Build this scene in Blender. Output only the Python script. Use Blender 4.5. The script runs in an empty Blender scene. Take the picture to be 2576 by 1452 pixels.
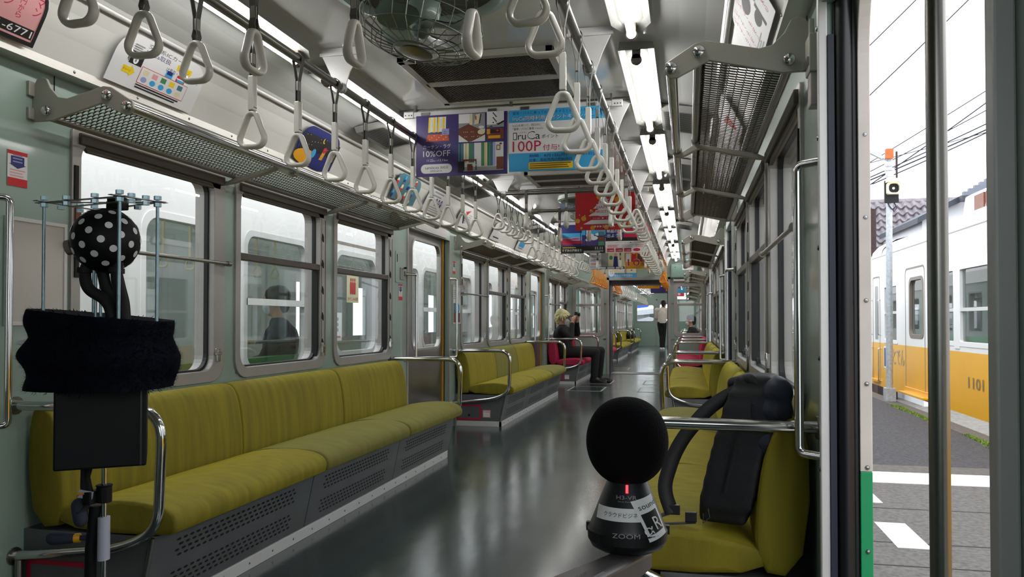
import bpy, math, random
from mathutils import Vector, Matrix
random.seed(7)
SC = bpy.context.scene
COL = SC.collection
PI = math.pi

# ------------------------------------------------------------------ camera, world, exposure
W_PX = 2576.0
cam_d = bpy.data.cameras.new('camera')
cam = bpy.data.objects.new('camera', cam_d)
COL.objects.link(cam)
YAW, PITCH = math.radians(12.6095), math.radians(1.03)
fwd = Vector((-math.sin(YAW) * math.cos(PITCH), math.cos(YAW) * math.cos(PITCH), math.sin(PITCH)))
rgt = Vector((math.cos(YAW), math.sin(YAW), 0))
upv = rgt.cross(fwd)
CAMP = Vector((.93, 0, 1.0))
cam.matrix_world = Matrix(((rgt.x, upv.x, -fwd.x, CAMP.x), (rgt.y, upv.y, -fwd.y, CAMP.y), (rgt.z, upv.z, -fwd.z, CAMP.z), (0, 0, 0, 1)))
cam_d.sensor_width = 36
cam_d.lens = 1980.0 / W_PX * 36
cam_d.shift_y = 47.0 / W_PX
cam_d.clip_start = .02
cam_d.clip_end = 300
SC.camera = cam

world = bpy.data.worlds.new('overcast_sky')
SC.world = world
world.use_nodes = True
bg = world.node_tree.nodes['Background']
bg.inputs[0].default_value = (.93, .965, 1, 1)
bg.inputs[1].default_value = 2.35
TUBE_POWER = 16.5
SC.view_settings.view_transform = 'Standard'
SC.view_settings.look = 'None'
SC.view_settings.exposure = 0.35
SC.view_settings.gamma = 1.0
SC.view_settings.use_curve_mapping = False
SC.cycles.max_bounces = 10
SC.cycles.transparent_max_bounces = 16
SC.cycles.caustics_reflective = False
SC.cycles.caustics_refractive = False
SC.cycles.sample_clamp_indirect = 6.0

# ------------------------------------------------------------------ materials
def lin(c):
    c /= 255.0
    return c / 12.92 if c <= .04045 else ((c + .055) / 1.055) ** 2.4

def L3(r, g, b):
    return (lin(r), lin(g), lin(b), 1)

def mat(name, rgb, rough=.5, metal=0.0, var=.06, scale=6.0, bump=0.0, bscale=60.0, coat=0.0, sheen=0.0, spec=.5, stretch=(1, 1, 1), rvar=0.0, emit=None, estr=0.0, alpha=1.0):
    m = bpy.data.materials.new(name)
    m.use_nodes = True
    nt = m.node_tree
    b = nt.nodes['Principled BSDF']
    col = L3(*rgb)
    b.inputs['Roughness'].default_value = rough
    b.inputs['Metallic'].default_value = metal
    b.inputs['Coat Weight'].default_value = coat
    b.inputs['Coat Roughness'].default_value = .08
    b.inputs['Specular IOR Level'].default_value = spec
    if sheen:
        b.inputs['Sheen Weight'].default_value = sheen
        b.inputs['Sheen Roughness'].default_value = .35
        b.inputs['Sheen Tint'].default_value = (min(1, col[0] * 2.2), min(1, col[1] * 2.2), min(1, col[2] * 2.2), 1)
    if alpha < 1:
        b.inputs['Alpha'].default_value = alpha
    tc = nt.nodes.new('ShaderNodeTexCoord')
    mp = nt.nodes.new('ShaderNodeMapping')
    mp.inputs['Scale'].default_value = stretch
    nt.links.new(tc.outputs['Object'], mp.inputs[0])
    if var or rvar:
        n = nt.nodes.new('ShaderNodeTexNoise')
        n.inputs['Scale'].default_value = scale
        n.inputs['Detail'].default_value = 5
        nt.links.new(mp.outputs[0], n.inputs['Vector'])
    if var:
        mx = nt.nodes.new('ShaderNodeMix')
        mx.data_type = 'RGBA'
        mx.inputs[6].default_value = (col[0] * (1 - var * 2), col[1] * (1 - var * 2), col[2] * (1 - var * 2), 1)
        mx.inputs[7].default_value = (min(1, col[0] * (1 + var * 2)), min(1, col[1] * (1 + var * 2)), min(1, col[2] * (1 + var * 2)), 1)
        nt.links.new(n.outputs[0], mx.inputs[0])
        nt.links.new(mx.outputs[2], b.inputs['Base Color'])
    else:
        b.inputs['Base Color'].default_value = col
    if rvar:
        mr = nt.nodes.new('ShaderNodeMapRange')
        mr.inputs['To Min'].default_value = max(.02, rough - rvar)
        mr.inputs['To Max'].default_value = rough + rvar
        nt.links.new(n.outputs[0], mr.inputs[0])
        nt.links.new(mr.outputs[0], b.inputs['Roughness'])
    if bump:
        n2 = nt.nodes.new('ShaderNodeTexNoise')
        n2.inputs['Scale'].default_value = bscale
        n2.inputs['Detail'].default_value = 4
        bp = nt.nodes.new('ShaderNodeBump')
        bp.inputs['Strength'].default_value = bump
        bp.inputs['Distance'].default_value = .01
        nt.links.new(mp.outputs[0], n2.inputs['Vector'])
        nt.links.new(n2.outputs[0], bp.inputs['Height'])
        nt.links.new(bp.outputs[0], b.inputs['Normal'])
    if emit:
        b.inputs['Emission Color'].default_value = emit
        b.inputs['Emission Strength'].default_value = estr
    return m

def glass(name, tint=(1, 1, 1), ior=1.5):
    m = bpy.data.materials.new(name)
    m.use_nodes = True
    nt = m.node_tree
    nt.nodes.clear()
    out = nt.nodes.new('ShaderNodeOutputMaterial')
    mx = nt.nodes.new('ShaderNodeMixShader')
    tr = nt.nodes.new('ShaderNodeBsdfTransparent')
    gl = nt.nodes.new('ShaderNodeBsdfGlossy')
    # reflectance by angle, the same from either face of the pane
    ge = nt.nodes.new('ShaderNodeNewGeometry')
    dt = nt.nodes.new('ShaderNodeVectorMath'); dt.operation = 'DOT_PRODUCT'
    nt.links.new(ge.outputs['Normal'], dt.inputs[0]); nt.links.new(ge.outputs['Incoming'], dt.inputs[1])
    def math_node(op, a, b):
        m_ = nt.nodes.new('ShaderNodeMath'); m_.operation = op
        for i_, q_ in enumerate((a, b)):
            if q_ is None: continue
            if isinstance(q_, (int, float)): m_.inputs[i_].default_value = q_
            else: nt.links.new(q_, m_.inputs[i_])
        return m_.outputs[0]
    ab = math_node('ABSOLUTE', dt.outputs['Value'], None)
    pw = math_node('POWER', math_node('SUBTRACT', 1.0, ab), 5.0)
    fr = math_node('ADD', math_node('MULTIPLY', pw, .92), .075)
    gl.inputs['Roughness'].default_value = .015
    tr.inputs[0].default_value = (*tint, 1)
    nt.links.new(fr, mx.inputs[0])
    nt.links.new(tr.outputs[0], mx.inputs[1])
    nt.links.new(gl.outputs[0], mx.inputs[2])
    nt.links.new(mx.outputs[0], out.inputs[0])
    return m

M = {}
M['mint'] = mat('mint_painted_panel', (152, 173, 162), .28, var=.05, scale=2.5, coat=.5)
M['mint_dark'] = mat('mint_end_wall_paint', (122, 152, 142), .35, var=.06, scale=3)
M['white_panel'] = mat('white_ceiling_laminate', (206, 207, 203), .16, var=.025, scale=1.3, coat=.5, bump=.02, bscale=3)
M['cove'] = mat('white_cove_sheet', (214, 214, 209), .3, var=.025, scale=2)
M['band'] = mat('aluminium_band', (205, 203, 196), .38, metal=.35, var=.05, scale=5)
M['floor'] = mat('dark_green_lino', (46, 57, 57), .17, var=.22, scale=3.2, bump=.1, bscale=9, rvar=.07, stretch=(1, .5, 1))
M['steel'] = mat('brushed_stainless', (150, 148, 144), .3, metal=1, var=.12, scale=5, stretch=(1, 1, .25), rvar=.08)
M['steel_dark'] = mat('dark_stainless_plate', (108, 110, 113), .38, metal=.4, var=.1, scale=7)
M['chrome'] = mat('polished_chrome', (206, 206, 206), .1, metal=1, var=0)
M['alu'] = mat('window_frame_aluminium', (172, 168, 165), .36, metal=.3, var=.07, scale=9)
M['alu_dark'] = mat('sash_rail_bronze', (96, 90, 86), .35, metal=.7, var=.14, scale=10)
M['alu_white'] = mat('white_aluminium_trim', (214, 213, 212), .4, metal=.2, var=.04)
M['lime'] = mat('lime_green_velvet', (128, 117, 18), .8, var=.27, scale=5, sheen=.85, stretch=(2.2, 5, .5), bump=.12, bscale=140)
M['lime_dull'] = mat('faded_olive_velvet', (112, 107, 44), .8, var=.16, scale=5, sheen=.7, stretch=(2, 4, .6), bump=.12, bscale=140)
M['pink'] = mat('raspberry_velvet', (172, 22, 66), .7, var=.15, scale=5, sheen=.5, stretch=(2, 4, .6))
M['black_rubber'] = mat('black_rubber', (17, 18, 22), .4, var=.1)
M['navy_rubber'] = mat('navy_rubber_edge', (28, 34, 54), .5, var=.1)
M['dark'] = mat('dark_recess', (14, 15, 16), .7, var=.1)
M['shade'] = mat('brown_roller_shade', (86, 79, 72), .5, var=.08, scale=4)
M['strap_white'] = mat('white_strap_plastic', (226, 226, 220), .25, var=.02, coat=.3)
M['strap_grey'] = mat('grey_strap_plastic', (218, 217, 211), .28, var=.02, coat=.2)
M['belt'] = mat('grey_strap_belt', (92, 94, 88), .55, var=.08, scale=30)
M['orange'] = mat('orange_strap_plastic', (240, 146, 16), .3, var=.03, coat=.3)
M['white'] = mat('white_print', (236, 236, 236), .45, var=0)
M['paper'] = mat('poster_paper', (226, 226, 228), .4, var=0)
M['black'] = mat('black_print', (16, 16, 18), .5, var=0)
M['red'] = mat('red_print', (204, 26, 32), .45, var=0)
M['crimson'] = mat('crimson_print', (190, 24, 62), .45, var=0)
M['purple'] = mat('purple_poster_paper', (58, 44, 112), .35, var=.03)
M['skyblue'] = mat('sky_blue_print', (58, 166, 222), .4, var=0)
M['navy'] = mat('navy_print', (22, 34, 110), .4, var=0)
M['yellow'] = mat('yellow_print', (240, 206, 30), .4, var=0)
M['gold'] = mat('golden_yellow_print', (228, 160, 26), .4, var=0)
M['orange_rug'] = mat('orange_rug_print', (206, 82, 32), .4, var=.1, scale=40)
M['brown'] = mat('brown_print', (112, 58, 36), .45, var=.2, scale=30)
M['greenp'] = mat('green_print', (66, 134, 84), .45, var=0)
M['teal'] = mat('teal_print', (70, 118, 130), .45, var=.1)
M['cream'] = mat('cream_print', (226, 216, 178), .45, var=0)
M['lilac'] = mat('lilac_print', (150, 156, 206), .45, var=0)
M['grey_p'] = mat('grey_print', (150, 152, 154), .45, var=.05)
M['pinkp'] = mat('pale_pink_print', (226, 164, 166), .45, var=.04)
M['skin'] = mat('skin', (206, 158, 132), .5, var=.05)
M['blond'] = mat('blond_hair', (250, 222, 160), .5, var=.25, scale=30, bump=.4, bscale=60)
M['black_hair'] = mat('black_hair', (20, 18, 18), .5, var=.15)
M['black_cloth'] = mat('black_cloth', (19, 19, 21), .8, var=.15, scale=12, sheen=.15)
M['navy_cloth'] = mat('navy_suit_cloth', (36, 42, 58), .8, var=.1)
M['cream_cloth'] = mat('cream_sweater', (222, 214, 204), .8, var=.06)
M['mask'] = mat('white_face_mask', (228, 230, 232), .6, var=.03)
M['leather'] = mat('black_shoe_leather', (15, 15, 16), .3, var=.1)
M['nylon'] = mat('black_backpack_nylon', (22, 23, 27), .62, var=.12, scale=14, bump=.12, bscale=220)
M['nylon_blue'] = mat('blue_black_padding', (40, 46, 64), .55, var=.1, scale=12)
M['webbing'] = mat('black_webbing', (28, 28, 31), .6, var=.12, scale=60)
M['foam'] = mat('black_foam', (9, 9, 12), .95, var=.15, scale=120, bump=.3, bscale=500, spec=.15)
M['recorder'] = mat('satin_black_plastic', (30, 30, 34), .38, var=.06)
M['arm'] = mat('dark_grey_handle_plastic', (88, 83, 85), .42, var=.06)
M['fur'] = mat('navy_black_fleece', (13, 16, 26), .95, var=.3, scale=60, sheen=.15, spec=.1)
M['box_black'] = mat('matt_black_box', (9, 10, 13), .6, var=.1, spec=.25)
M['zinc'] = mat('zinc_threaded_rod', (150, 176, 184), .3, metal=.55, var=.15, scale=120)
M['zinc_dark'] = mat('dark_zinc_strip', (120, 122, 128), .32, metal=.85, var=.3, scale=90)
M['tape'] = mat('clear_tape', (186, 190, 206), .35, var=.08, alpha=.75)
M['led'] = mat('red_led', (255, 20, 30), .4, var=0, emit=(1, .02, .03, 1), estr=4)
M['tube'] = mat('fluorescent_tube', (255, 255, 255), .4, var=0, emit=(1, .985, .96, 1), estr=TUBE_POWER)
M['socket'] = mat('grey_lamp_socket', (128, 118, 108), .5, var=.05)
M['lamp_body'] = mat('white_lamp_housing', (138, 138, 134), .35, var=.03)
M['grille'] = mat('ceiling_grille_wire', (92, 87, 82), .5, metal=.3, var=.12)
M['fan_green'] = mat('grey_green_fan_enamel', (126, 146, 138), .3, var=.05, coat=.3)
M['fan_wire'] = mat('fan_cage_wire', (128, 134, 126), .35, metal=.6, var=.08)
M['wire'] = mat('rack_net_wire', (86, 80, 70), .38, metal=.85, var=.2, scale=80)
M['bracket'] = mat('cast_aluminium_bracket', (172, 170, 160), .4, metal=.2, var=.07, scale=7)
M['train_white'] = mat('train_ivory_paint', (246, 240, 239), .35, var=.05, scale=1.6, stretch=(1, 1, .3))
M['train_white2'] = mat('opposite_train_white_paint', (240, 238, 238), .35, var=.04, scale=1.4, stretch=(1, 1, .3))
M['train_yellow'] = mat('train_yellow_paint', (240, 174, 2), .3, var=.04, scale=1.5)
M['train_in'] = mat('other_train_interior', (176, 186, 184), .5, var=.05)
M['asphalt'] = mat('dark_asphalt', (72, 70, 74), .9, var=.5, scale=38, bump=.6, bscale=160)
M['paving'] = mat('pale_worn_paving', (102, 99, 97), .9, var=.4, scale=34, bump=.35, bscale=160)
M['concrete'] = mat('kerb_concrete', (98, 93, 89), .9, var=.25, scale=20, bump=.3)
M['tactile'] = mat('white_tactile_strip', (232, 234, 234), .7, var=.1, scale=70, bump=.4, bscale=110)
M['road_white'] = mat('white_road_paint', (244, 244, 244), .7, var=.03)
M['joint'] = mat('dark_paving_joint', (48, 46, 48), .9, var=.2)
M['grassm'] = mat('platform_grass', (120, 150, 50), .8, var=.3, scale=20)
M['galv'] = mat('galvanised_pole', (176, 182, 188), .5, metal=.2, var=.22, scale=22)
M['rust'] = mat('rusty_orange_box', (176, 96, 46), .7, var=.2, scale=20)
M['wood'] = mat('dark_wood_pole', (62, 48, 48), .85, var=.25, scale=9)
M['tile'] = mat('grey_roof_tile', (134, 128, 134), .6, var=.3, scale=5)
M['roof_grey'] = mat('grey_slat_roof', (118, 124, 136), .6, var=.1)
M['house'] = mat('white_house_wall', (232, 234, 240), .8, var=.03)
M['roof_dark'] = mat('dark_slate_roof', (60, 66, 78), .6, var=.1)
M['cable'] = mat('black_cable', (40, 42, 52), .6, var=0)
M['green_paint'] = mat('green_door_strip_paint', (12, 150, 92), .45, var=.04)
M['ivory'] = mat('worn_ivory_strip', (214, 206, 198), .5, var=.08, scale=12)
M['tarp'] = mat('blue_tarp', (40, 90, 210), .6, var=.1)
M['glass'] = glass('window_glass', (.93, .97, .96))
M['glass_dirty'] = glass('other_train_window_glass', (.62, .68, .68))
M['board'] = mat('blank_board', (196, 190, 182), .25, var=.03, coat=.3)
M['bolt'] = mat('steel_bolt_head', (150, 150, 150), .25, metal=1, var=0)
M['ground'] = mat('track_ballast', (120, 116, 110), .95, var=.3, scale=8)

# ------------------------------------------------------------------ mesh builder
class MB:
    def __init__(s):
        s.v = []; s.f = []; s.m = []
    def add(s, vs, fs, mi=0):
        o = len(s.v)
        s.v += [tuple(x) for x in vs]
        for f in fs:
            s.f.append([i + o for i in f]); s.m.append(mi)
        return s
    def box(s, x0, x1, y0, y1, z0, z1, mi=0):
        vs = [(x0, y0, z0), (x1, y0, z0), (x1, y1, z0), (x0, y1, z0), (x0, y0, z1), (x1, y0, z1), (x1, y1, z1), (x0, y1, z1)]
        return s.add(vs, [(0, 3, 2, 1), (4, 5, 6, 7), (0, 1, 5, 4), (1, 2, 6, 5), (2, 3, 7, 6), (3, 0, 4, 7)], mi)
    def obox(s, c, ax, ay, az, mi=0):
        c = Vector(c); ax = Vector(ax); ay = Vector(ay); az = Vector(az)
        vs = [c + ax * i + ay * j + az * k for k in (-1, 1) for i, j in ((-1, -1), (1, -1), (1, 1), (-1, 1))]
        return s.add(vs, [(0, 3, 2, 1), (4, 5, 6, 7), (0, 1, 5, 4), (1, 2, 6, 5), (2, 3, 7, 6), (3, 0, 4, 7)], mi)
    def tube(s, pts, r, n=10, mi=0, closed=False, caps=True, ry=None, up=None):
        pts = [Vector(p) for p in pts]
        rs = r if isinstance(r, (list, tuple)) else [r] * len(pts)
        k = len(pts); rings = []; a = None
        for i, p in enumerate(pts):
            if closed:
                t = (pts[(i + 1) % k] - pts[i - 1])
            else:
                t = (pts[min(i + 1, k - 1)] - pts[max(i - 1, 0)])
            if t.length < 1e-9: t = Vector((0, 0, 1))
            t.normalize()
            if up is not None:
                a = Vector(up) - t * t.dot(Vector(up))
                a.normalize()
            elif a is None:
                a = t.cross(Vector((0, 0, 1)) if abs(t.z) < .9 else Vector((1, 0, 0))).normalized()
            else:
                a = a - t * a.dot(t)
                a.normalize()
            b = t.cross(a)
            rr = rs[i]; r2 = rr if ry is None else ry * rr / rs[0]
            rings.append([p + a * math.cos(2 * PI * j / n) * rr + b * math.sin(2 * PI * j / n) * r2 for j in range(n)])
        vs = [v for q in rings for v in q]; fs = []
        for i in range(k if closed else k - 1):
            i2 = (i + 1) % k
            for j in range(n):
                fs.append((i * n + j, i * n + (j + 1) % n, i2 * n + (j + 1) % n, i2 * n + j))
        if caps and not closed:
            fs.append(tuple(range(n - 1, -1, -1))); fs.append(tuple((k - 1) * n + j for j in range(n)))
        return s.add(vs, fs, mi)
    def cyl(s, p0, p1, r, n=14, mi=0, r2=None):
        return s.tube([p0, p1], [r, r if r2 is None else r2], n, mi)
    def lathe(s, prof, c, n=24, axis=(0, 0, 1), mi=0, cap=True):
        ax = Vector(axis).normalized()
        a = ax.cross(Vector((1, 0, 0)) if abs(ax.x) < .9 else Vector((0, 1, 0))).normalized()
        b = ax.cross(a); c = Vector(c); vs = []; fs = []
        for r, z in prof:
            vs += [c + ax * z + a * math.cos(2 * PI * j / n) * r + b * math.sin(2 * PI * j / n) * r for j in range(n)]
        k = len(prof)
        for i in range(k - 1):
            for j in range(n):
                fs.append((i * n + j, i * n + (j + 1) % n, (i + 1) * n + (j + 1) % n, (i + 1) * n + j))
        if cap:
            fs.append(tuple(range(n - 1, -1, -1))); fs.append(tuple((k - 1) * n + j for j in range(n)))
        return s.add(vs, fs, mi)
    def prism(s, poly, O, X, Y, N, mi=0):
        # polygon in the frame (O, X, Y), thickened along the vector N
        O = Vector(O); X = Vector(X); Y = Vector(Y); N = Vector(N); k = len(poly)
        a = [O + X * p[0] + Y * p[1] for p in poly]
        vs = a + [p + N for p in a]
        fs = [tuple(range(k - 1, -1, -1)), tuple(range(k, 2 * k))]
        for i in range(k):
            j = (i + 1) % k
            fs.append((i, j, j + k, i + k))
        return s.add(vs, fs, mi)
    def ring(s, outer, inner, O, X, Y, N, mi=0):
        O = Vector(O); X = Vector(X); Y = Vector(Y); N = Vector(N); k = len(outer)
        A = [O + X * p[0] + Y * p[1] for p in outer]; B = [O + X * p[0] + Y * p[1] for p in inner]
        vs = A + B + [p + N for p in A] + [p + N for p in B]; fs = []
        for i in range(k):
            j = (i + 1) % k
            fs += [(i, j, k + j, k + i), (2 * k + j, 2 * k + i, 3 * k + i, 3 * k + j), (j, i, 2 * k + i, 2 * k + j), (k + i, k + j, 3 * k + j, 3 * k + i)]
        return s.add(vs, fs, mi)
    def flat(s, poly, F, k=0.0, mi=0):
        O, X, Y, N = F
        vs = [O + X * p[0] + Y * p[1] + N * k for p in poly]
        return s.add(vs, [tuple(range(len(poly)))], mi)
    def ball(s, c, r, n=16, mi=0, sz=(1, 1, 1)):
        c = Vector(c); vs = []; fs = []; k = n // 2
        for i in range(1, k):
            t = PI * i / k
            for j in range(n):
                p = 2 * PI * j / n
                vs.append(c + Vector((math.sin(t) * math.cos(p) * sz[0], math.sin(t) * math.sin(p) * sz[1], math.cos(t) * sz[2])) * r)
        vs += [c + Vector((0, 0, r * sz[2])), c - Vector((0, 0, r * sz[2]))]
        for i in range(k - 2):
            for j in range(n):
                fs.append((i * n + j, (i + 1) * n + j, (i + 1) * n + (j + 1) % n, i * n + (j + 1) % n))
        T = len(vs) - 2
        for j in range(n):
            fs.append((T, j, (j + 1) % n)); fs.append((T + 1, (k - 2) * n + (j + 1) % n, (k - 2) * n + j))
        return s.add(vs, fs, mi)
    def text(s, body, F, x, y, h, mi=0, k=.0006, w=None, align='l', vertical=False):
        # lettering in the plane F, (x, y) = lower left corner (or lower centre), h = height
        if vertical:
            for i, ch in enumerate(body):
                s.text(ch, F, x, y - i * h * 1.12, h, mi, k, w=h)
            return s
        V, P, bw, bh, x0, y0 = glyphs(body)
        if bh <= 0 or not P: return s
        sy = h / bh
        sx = sy if w is None else w / bw
        ox = x - (bw * sx / 2 if align == 'c' else 0)
        O, X, Y, N = F
        s.add([O + X * (ox + (a - x0) * sx) + Y * (y + (b - y0) * sy) + N * k for a, b in V], P, mi)
        return s
    def each(s, name, mats, parent=None, **kw):
        # every separate piece becomes an object of its own
        par = list(range(len(s.v)))
        def find(i):
            while par[i] != i:
                par[i] = par[par[i]]; i = par[i]
            return i
        for f in s.f:
            r = find(f[0])
            for i in f[1:]: par[find(i)] = r
        groups = {}
        for k, f in enumerate(s.f): groups.setdefault(find(f[0]), []).append(k)
        out = []
        for ks in groups.values():
            m = MB(); idx = {}
            for k in ks:
                nf = []
                for i in s.f[k]:
                    if i not in idx: idx[i] = len(m.v); m.v.append(s.v[i])
                    nf.append(idx[i])
                m.f.append(nf); m.m.append(s.m[k])
            out.append(m.build(name, mats, parent, **kw))
        return out
    def build(s, name, mats, parent=None, smooth=False, bevel=0.0, seg=2, kind=None):
        me = bpy.data.meshes.new(name)
        off = parent_loc(parent)
        me.from_pydata([(v[0] - off.x, v[1] - off.y, v[2] - off.z) for v in s.v], [], s.f)
        ms = mats if isinstance(mats, (list, tuple)) else [mats]
        for m in ms:
            me.materials.append(M[m] if isinstance(m, str) else m)
        if any(s.m):
            me.polygons.foreach_set('material_index', s.m)
        if smooth:
            me.polygons.foreach_set('use_smooth', [True] * len(me.polygons))
            try:
                me.set_sharp_from_angle(angle=math.radians(50))
            except Exception:
                pass
        me.update()
        o = bpy.data.objects.new(name, me)
        COL.objects.link(o)
        o.parent = parent
        if bevel:
            b = o.modifiers.new('Bevel', 'BEVEL'); b.width = bevel; b.segments = seg; b.limit_method = 'ANGLE'
        if kind: o['kind'] = kind
        return o

def parent_loc(p):
    v = Vector((0, 0, 0))
    while p is not None:
        v = v + Vector(p.location); p = p.parent
    return v

_gl = {}
_tc = bpy.data.curves.new('lettering_source', 'FONT')
_tc.size = 1; _tc.resolution_u = 2
_to = bpy.data.objects.new('lettering_source', _tc)
def glyphs(body):
    if body not in _gl:
        _tc.body = body
        me = bpy.data.meshes.new_from_object(_to)
        V = [(v.co.x, v.co.y) for v in me.vertices]
        P = [tuple(p.vertices) for p in me.polygons]
        bpy.data.meshes.remove(me)
        if V:
            xs = [a for a, b in V]; ys = [b for a, b in V]
            _gl[body] = (V, P, max(xs) - min(xs), max(ys) - min(ys), min(xs), min(ys))
        else:
            _gl[body] = (V, P, 0, 0, 0, 0)
    return _gl[body]

def tag(o, label, cat, group=None, kind=None):
    o['label'] = label; o['category'] = cat
    if group: o['group'] = group
    if kind: o['kind'] = kind
    return o

def thing(name, label, cat, loc=(0, 0, 0), group=None, kind=None):
    o = bpy.data.objects.new(name, None)
    o.empty_display_size = .05
    COL.objects.link(o); o.location = loc
    return tag(o, label, cat, group, kind)

def dup(o, loc, rz=0.0, label=None, group=None):
    def rec(a, par):
        c = a.copy(); COL.objects.link(c); c.parent = par
        for ch in a.children: rec(ch, c)
        return c
    r = rec(o, None)
    r.location = loc; r.rotation_euler = (0, 0, rz)
    if label: r['label'] = label
    if group: r['group'] = group
    return r

def rrect(x0, x1, y0, y1, r, n=6):
    rs = r if isinstance(r, (list, tuple)) else (r, r, r, r)   # bl, br, tr, tl
    out = []
    for (cx, cy, a0), rr in zip(((x0 + rs[0], y0 + rs[0], PI), (x1 - rs[1], y0 + rs[1], 1.5 * PI), (x1 - rs[2], y1 - rs[2], 0), (x0 + rs[3], y1 - rs[3], .5 * PI)), rs):
        for i in range(n + 1):
            a = a0 + .5 * PI * i / n
            out.append((cx + rr * math.cos(a), cy + rr * math.sin(a)))
    return out

def ell(cx, cy, rx, ry, n=20):
    return [(cx + rx * math.cos(2 * PI * i / n), cy + ry * math.sin(2 * PI * i / n)) for i in range(n)]

def arc_path(pts, r, n=6):
    # polyline with rounded corners
    pts = [Vector(p) for p in pts]; out = [pts[0]]
    for i in range(1, len(pts) - 1):
        a, b, c = pts[i - 1], pts[i], pts[i + 1]
        d1 = (a - b); d2 = (c - b)
        rr = min(r, d1.length * .49, d2.length * .49)
        p1 = b + d1.normalized() * rr; p2 = b + d2.normalized() * rr
        for k in range(n + 1):
            t = k / n
            out.append(p1 * (1 - t) ** 2 + b * 2 * t * (1 - t) + p2 * t * t)
    out.append(pts[-1])
    return out

def frame(O, X, Y):
    X = Vector(X).normalized(); Y = Vector(Y).normalized()
    return (Vector(O), X, Y, X.cross(Y))

ORD = ['first', 'second', 'third', 'fourth', 'fifth', 'sixth', 'seventh', 'eighth', 'ninth', 'tenth', 'eleventh', 'twelfth', 'thirteenth', 'fourteenth', 'fifteenth', 'sixteenth', 'seventeenth', 'eighteenth']

# rounded solids fused into one skin (people, bags, soft things)
def blob(name, shapes, material, parent=None, voxel=.01, smooth=4):
    mb = MB()
    for sh in shapes:
        if sh[0] == 'c':                       # tapered limb between two joints
            _, p0, p1, r0, r1 = sh
            p0 = Vector(p0); p1 = Vector(p1)
            mb.ball(p0, r0, 12); mb.ball(p1, r1, 12)
            if (p1 - p0).length > 1e-5: mb.tube([p0, p1], [r0, r1], 12)
        elif sh[0] == 's':                     # ellipsoid
            _, c, sz = sh
            mb.ball(c, 1.0, 16, sz=sz)
        elif sh[0] == 'b':                     # box given by half axes
            _, c, ax, ay, az = sh
            mb.obox(c, ax, ay, az)
    o = mb.build(name, material, parent)
    r = o.modifiers.new('Remesh', 'REMESH'); r.mode = 'VOXEL'; r.voxel_size = voxel; r.use_smooth_shade = True
    if smooth:
        sm = o.modifiers.new('Smooth', 'SMOOTH'); sm.factor = .5; sm.iterations = smooth
    bpy.context.view_layer.update()
    dg = bpy.context.evaluated_depsgraph_get()
    me = bpy.data.meshes.new_from_object(o.evaluated_get(dg))
    o.modifiers.clear()
    old = o.data; o.data = me; bpy.data.meshes.remove(old)
    me.polygons.foreach_set('use_smooth', [True] * len(me.polygons))
    return o

# ------------------------------------------------------------------ the carriage shell
HW = 1.265                      # half width between the side walls
PER = 5.03                      # one bay: a door and three windows
Y_BACK, Y_END = -1.1, 15.0
Y_NEXT, Y_FAR = 15.62, 32.7
def wx(s, d=0.0): return s * (HW + d)

WIN = [(2.435 + PER * k + a, 2.435 + PER * k + b, t) for k in (0, 1) for a, b, t in ((0, .97, 'single'), (1.065, 2.065, 'sash'), (2.175, 3.185, 'sash'))] + [(12.49, 13.44, 'single'), (13.53, 14.50, 'sash')]
DOOR = [(.94, 2.05), (5.97, 7.08), (11.0, 12.11)]

def side_wall(name, s, y0, y1, wins, doors, mate='mint', ztop=1.9):
    mb = MB(); cur = y0
    ops = sorted([(a + .02, b - .02, .74, 1.69) for a, b, *_ in wins] + [(a, b, 0.0, 1.76 if s < 0 else 1.872) for a, b in doors])
    X0, X1 = sorted((wx(s), wx(s, .094)))
    for a, b, z0, z1 in ops:
        mb.box(X0, X1, cur, a, 0, ztop)
        if z0 > 0: mb.box(X0, X1, a, b, 0, z0)
        if z1 < ztop: mb.box(X0, X1, a, b, z1, ztop)
        cur = b
    mb.box(X0, X1, cur, y1, 0, ztop)
    return mb.build(name, mate, kind='structure')
side_wall('wall_left', -1, Y_BACK, Y_END, WIN, DOOR)
side_wall('wall_right', 1, Y_BACK, Y_END, WIN + [(-.95, .1, 'single')], DOOR)  # the extra opening, out of view, is added to light the recorder
MB().box(-HW - .12, HW + .12, Y_BACK - .06, Y_END + .05, -.07, 0).build('floor', 'floor', kind='structure')
mb = MB()
for a, b, w in ((-HW - .12, .6, 0), (.6, 1.15, 1), (1.15, HW + .12, 0)):
    if w: mb.box(a, b, Y_BACK - .06, Y_BACK, 0, 1.0).box(a, b, Y_BACK - .06, Y_BACK, 1.8, 2.3)  # opening added behind the camera to let daylight reach the recorder
    else: mb.box(a, b, Y_BACK - .06, Y_BACK, 0, 2.3)
mb.build('wall_back', 'mint', kind='structure')  # unseen wall, set close behind the camera to hold back light

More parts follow.
